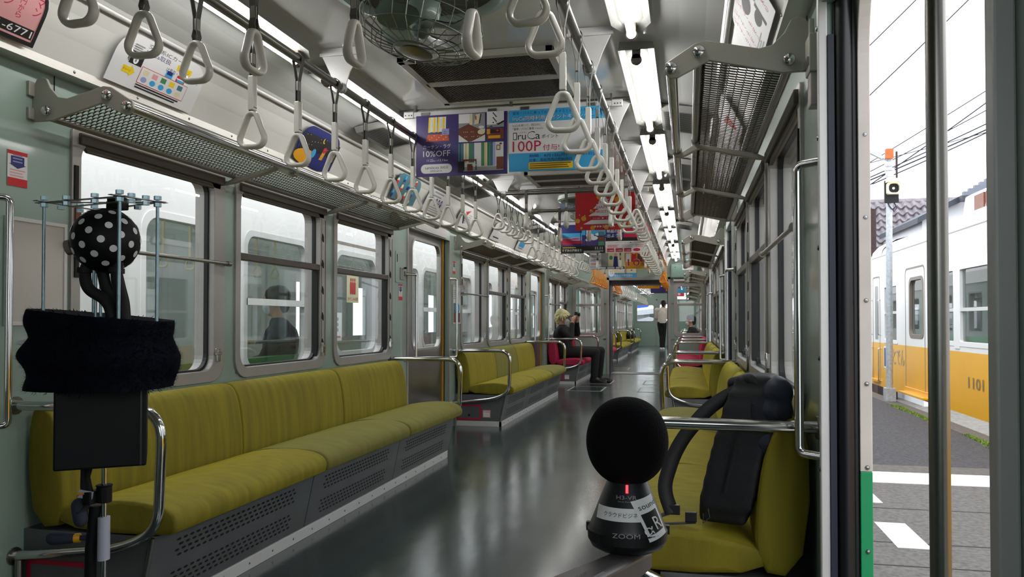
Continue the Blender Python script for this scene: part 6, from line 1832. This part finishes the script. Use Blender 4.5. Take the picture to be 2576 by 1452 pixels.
MB().ring(rrect(15.72, 16.28, -.1, 1.84, .05), rrect(15.745, 16.255, -.08, 1.81, .045), (TX - .002, 0, 0), (0, 1, 0), (0, 0, 1), (.02, 0, 0)).build('cab_door_edge', 'socket', rt)
MB().prism(rrect(15.86, 16.1, .66, 1.66, .03), (TX - .003, 0, 0), (0, 1, 0), (0, 0, 1), (.01, 0, 0)).build('cab_door_window', 'grey_p', rt)
mb = MB()
for y in (15.68, 16.33):
    for a, b in ((.75, 1.4), (-.1, .5)):
        mb.tube(arc_path([(TX, y, a), (TX - .04, y, a), (TX - .04, y, b), (TX, y, b)], .02, 3), .011, 8)
mb.each('cab_handrail', 'chrome', rt, smooth=True)
MB().box(TX - .1, TX, 12.66, 14.02, -.165, -.135).prism([(12.6, -.16), (14.06, -.16), (13.98, -.06), (12.7, -.06)], (TX - .012, 0, 0), (0, 1, 0), (0, 0, 1), (.03, 0, 0)).build('door_step', 'train_yellow', rt, bevel=.004)
MB().box(TX - .06, TX, 15.72, 16.25, -.12, -.08).build('cab_step', 'train_yellow', rt)
mb = MB()
F = frame((TX - .002, 11.02, .152), (0, -1, 0), (0, 0, 1))
mb.text('1101', F, 0, 0, .145, 0, .006, w=.53); mb.build('fleet_number', 'socket', rt)
mb = MB(); F = frame((TX - .002, 15.05, .20), (0, -1, 0), (0, 0, 1))
mb.text('\u3053\u3068\u3067\u3093', F, 0, .06, .27, 0, .002, w=1.0)
mb.build('side_lettering', 'grey_p', rt)
mb = MB().box(TX - .003, TX, 15.16, 15.44, .16, .55)
F = frame((TX - .0035, 15.44, .16), (0, -1, 0), (0, 0, 1))
mb.flat([(.04, .03), (.13, .03), (.13, .36), (.04, .36)], F, .001, 1).flat([(.15, .03), (.24, .03), (.2, .2), (.24, .36), (.15, .36)], F, .001, 2)
mb.build('emblem', ['white', 'navy', 'skyblue'], rt)
mb = MB().lathe([(.07, .0), (.07, .012), (.055, .014), (0, .014)], (TX, 15.0, -.02), 20, (-1, 0, 0)); mb.build('builder_badge', 'alu_white', rt)
MB().cyl((TX + .4, 13.4, 1.38), (TX + .4, 13.4, 1.46), .03).build('red_lamp', 'led', rt)
MB().box(TX + .045, TX + .05, 13.45, 13.6, .95, 1.22).build('door_notice', 'white', rt)
for i, y in enumerate((10.2, 12.2)):
    ac = MB().prism([(TX + .55, 2.5), (TX + .6, 2.86), (TX + .68, 2.9), (TX + 1.9, 2.9), (TX + 2.1, 2.5)], (0, y - .7, 0), (1, 0, 0), (0, 0, 1), (0, 1.5, 0)).build('roof_unit', 'train_white2', rt, bevel=.02)
    MB().box(TX + .545, TX + .58, y - .55, y - .2, 2.56, 2.8).box(TX + .545, TX + .58, y - .12, y + .25, 2.56, 2.8).each('roof_unit_grille', 'brown', ac)

t = thing('platform_pole', 'pale galvanised pole with a loudspeaker standing at the platform edge', 'pole', (4.12, 13.84, -.3))
MB().tube([(4.12, 13.84, -.3), (4.13, 13.84, 2.0), (4.15, 13.84, 3.85)], [.052, .05, .045], 16).build('pole_shaft', 'galv', t, smooth=True)
MB().box(4.04, 4.2, 13.76, 13.92, -.3, -.08).build('pole_base', 'galv', t, bevel=.006)
mb = MB()
for z in (3.46, 3.53, 3.56): mb.cyl((4.148, 13.84, z), (4.148, 13.84, z + .03), .075)
mb.cyl((4.148, 13.84, 3.36), (4.148, 13.84, 3.44), .062, 12)
mb.each('band_clamp', 'house', t)
MB().box(4.07, 4.19, 13.74, 13.8, 3.64, 3.80).build('junction_box', 'rust', t, bevel=.004)
MB().tube([(4.11, 13.82, 3.62), (3.95, 13.8, 3.70), (3.76, 13.78, 3.82)], .013, 8).obox((3.9, 13.79, 3.735), (.13, 0, -.075), (0, .035, 0), (.012, 0, .02)).build('street_lamp_arm', 'galv', t)
sp = MB().box(4.06, 4.28, 13.62, 13.78, 3.24, 3.30).build('speaker_hood', 'cream', t)
MB().box(4.05, 4.26, 13.74, 13.79, 2.92, 3.28).build('speaker_box', 'dark', t)
mb = MB().ring(rrect(4.07, 4.27, 3.05, 3.24, .03), rrect(4.09, 4.25, 3.07, 3.22, .06), (0, 13.64, 0), (1, 0, 0), (0, 0, 1), (0, .12, 0))
mb.build('horn_rim', 'cream', t)
MB().flat(rrect(4.08, 4.26, 3.06, 3.23, .06), frame((0, 13.7, 0), (1, 0, 0), (0, 0, 1))).build('horn_mouth', 'dark', t)
MB().ball((4.17, 13.69, 3.145), .022, 12).build('horn_driver', 'white', t)
MB().tube([(4.2, 13.78, 2.92), (4.24, 13.76, 2.84), (4.2, 13.78, 2.78), (4.12, 13.78, 2.88), (4.1, 13.79, 2.95)], .01, 6).each('cable', 'cable', t)

t = thing('utility_pole', 'dark wooden utility pole in front of the tiled roof', 'pole', (6.02, 24, -1.4))
MB().tube([(6.0, 24, -1.4), (6.02, 24, 4.18)], [.15, .13], 12).build('pole_shaft', 'wood', t, smooth=True)
MB().box(5.85, 6.2, 23.8, 23.86, 2.72, 2.82).box(5.85, 6.2, 23.8, 23.86, 2.5, 2.58).each('pole_fitting', 'galv', t)
MB().tube([(5.86, 23.8, 2.6), (5.88, 23.8, 2.4), (5.87, 23.8, -1)], .02, 6).build('conduit', 'white', t)
t = thing('utility_pole', 'thin far utility pole rising above the roof ridge', 'pole', (8.2, 33, -1.4))
MB().tube([(8.86, 33, -1.4), (8.86, 33, 7.6)], .04, 8).build('pole_shaft', 'wood', t)
WIRES = [((4.2, 20, 6.638), (6.9, 20, 9.28), .014), ((4.2, 20, 5.46), (7.9, 20, 9.05), .014), ((4.2, 20, 4.20), (8.6, 20, 6.92), .011), ((4.2, 20, 4.07), (8.6, 20, 6.38), .011), ((4.2, 20, 4.0), (8.6, 20, 6.0), .014), ((4.2, 20, 3.96), (8.6, 20, 5.84), .017), ((5.1, 20, 4.2), (8.6, 20, 6.75), .014), ((5.2, 20, 4.25), (8.6, 20, 5.8), .014), ((4.2, 20, 4.55), (8.6, 20, 5.6), .009)]
wd = ('uppermost of all', 'second from the top', 'third from the top', 'fourth from the top', 'fifth from the top', 'thick one just under the middle', 'steep one crossing the others', 'crossing one ending at the speaker pole', 'thin one with the flattest slope')
for i, (a, b, r) in enumerate(WIRES):
    m_ = (V(*a) + V(*b)) / 2 - V(0, 0, .06)
    pts = [V(*a) * (1 - q) ** 2 + m_ * 2 * q * (1 - q) + V(*b) * q * q for q in [k / 8 for k in range(9)]]
    tag(MB().tube(pts, r, 5).build('overhead_wire', 'cable'), 'overhead wire against the white sky, %s' % wd[i], 'wire', 'overhead wires')
for i, (a, b, r) in enumerate((((5.2, 23.6, 1.75), (9.3, 23.6, 3.35), .028), ((5.2, 23.6, 2.1), (9.3, 23.6, 4.05), .014), ((5.2, 23.6, 1.9), (9.3, 23.6, 3.75), .014))):
    tag(MB().tube([a, V((a[0] + b[0]) / 2, a[1], (a[2] + b[2]) / 2 - .1), b], r, 6).build('overhead_wire', 'cable'), 'overhead wire in front of the tiled roof, %s' % ('the thickest', 'the upper thin one', 'the lower thin one')[i], 'wire', 'wires before the roof')

# tiled roof house
t = thing('house', 'house with a large grey tiled roof behind the platform pole', 'house', (8, 31, -1.4))
def tiles(O, X, S, w, h, name, par, tw=.42, th=.40):
    O = V(*O); X = V(*X).normalized(); S = V(*S).normalized(); N = X.cross(S)
    mb = MB(); nu = int(w / tw); nv = int(h / th); sub = 6
    for j in range(nv):
        vs = []; k = nu * sub + 1
        for i in range(k):
            u = i * tw / sub; ph = 2 * PI * i / sub + 1.2
            wv = .06 * math.sin(ph) + .02 * math.sin(2 * ph)
            p = O + X * u + S * (j * th + .05 * math.cos(ph))
            vs.append(p + N * (wv + .1)); vs.append(p + S * (th * 1.15) + N * (wv - .0)); vs.append(p + N * (wv - .03))
        fs = []
        for i in range(k - 1):
            a = i * 3; b = a + 3
            fs += [(a, b, b + 1, a + 1), (a + 2, b + 2, b, a)]
        mb.add(vs, fs)
    return mb.build(name, 'tile', par)
tiles((5.3, 28.0, 1.1), (1, 0, 0), (0, .62, .79), 9, 5.75, 'roof_slope', t, .31, .34)
tiles((5.0, 27.0, -.35), (1, 0, .0), (0, .6, .8), 2.1, 4.2, 'side_roof_slope', t)
tiles((6.9, 27.4, 1.05), (1, 0, -.15), (-.1, .62, .72), 2.6, 1.7, 'lower_roof_slope', t)
MB().tube([(5.2, 31.5, 5.42), (14.4, 31.5, 5.42)], .13, 8).build('roof_ridge', 'tile', t)
MB().box(5.0, 14, 30.5, 31.4, -1.4, 3.6).box(4.4, 8, 27.3, 27.6, -1.4, -.2).build('wall', 'house', t)
MB().box(4.6, 7.4, 27.0, 27.25, -.4, -.3).build('eaves', 'white', t)
MB().box(5.2, 7.2, 26.2, 26.5, -1.4, -.5).build('garden_fence', 'wood', t)
t = thing('house', 'white house with a dark gabled roof behind the opposite train', 'house', (9.4, 25, -1.4))
MB().prism([(7.4, -1.4), (12, -1.4), (12, 4.4), (8.35, 4.4), (7.4, 3.86)], (0, 24.2, 0), (1, 0, 0), (0, 0, 1), (0, 4, 0)).build('wall', 'house', t)
MB().prism([(7.2, 3.74), (8.35, 4.33), (8.35, 4.5), (7.2, 3.9)], (0, 23.9, 0), (1, 0, 0), (0, 0, 1), (0, 4.5, 0)).build('roof_verge', 'roof_dark', t)
MB().box(8.25, 12.5, 23.6, 23.9, 4.3, 4.44).build('fascia', 'roof_dark', t)
mb = MB()
for k in range(14):
    mb.box(8.3 + k * .17, 12.5, 23.65 + k * .1, 23.8 + k * .1, 4.44 + k * .1, 4.555 + k * .1)
mb.build('roof', 'roof_grey', t)
w = MB().ring(rrect(8.0, 8.35, 2.3, 3.1, .01), rrect(8.04, 8.31, 2.34, 3.06, .01), (0, 24.15, 0), (1, 0, 0), (0, 0, 1), (0, .1, 0)).build('window', 'alu', t)
MB().flat([(8.04, 2.34), (8.31, 2.34), (8.31, 3.06), (8.04, 3.06)], frame((0, 24.18, 0), (1, 0, 0), (0, 0, 1))).build('pane', 'grey_p', w)
# beyond the far end window
t = thing('building', 'pale grey building with sloping roofs seen through the far end window', 'building', (-1.5, 46, -1.4))
MB().box(-8, 8, 47, 49, -1.4, 1.6).build('wall', 'house', t)
MB().prism([(-6, 1.1), (-.9, 1.75), (-.6, 1.5), (-6, .8)], (0, 45.6, 0), (1, 0, 0), (0, 0, 1), (0, 1.4, 0)).prism([(-3.2, .75), (-1.2, 1.25), (.4, .8), (.4, .6), (-3.2, .6)], (0, 44.6, 0), (1, 0, 0), (0, 0, 1), (0, 1.4, 0)).build('roof', 'galv', t)
mb = MB()
for k in range(4): mb.box(-1.6 + k * .34, -1.38 + k * .34, 46.95, 47, 1.1, 1.45)
mb.build('window', 'glass_dirty', t)
tag(MB().prism([(-2.1, 1.62), (-1.15, 1.72), (-1.05, 1.85), (-2.1, 1.9)], (0, 41, 0), (1, 0, 0), (0, 0, 1), (0, 1.5, .05)).build('tarpaulin', 'tarp'), 'bright blue tarpaulin seen through the far end window', 'tarpaulin')
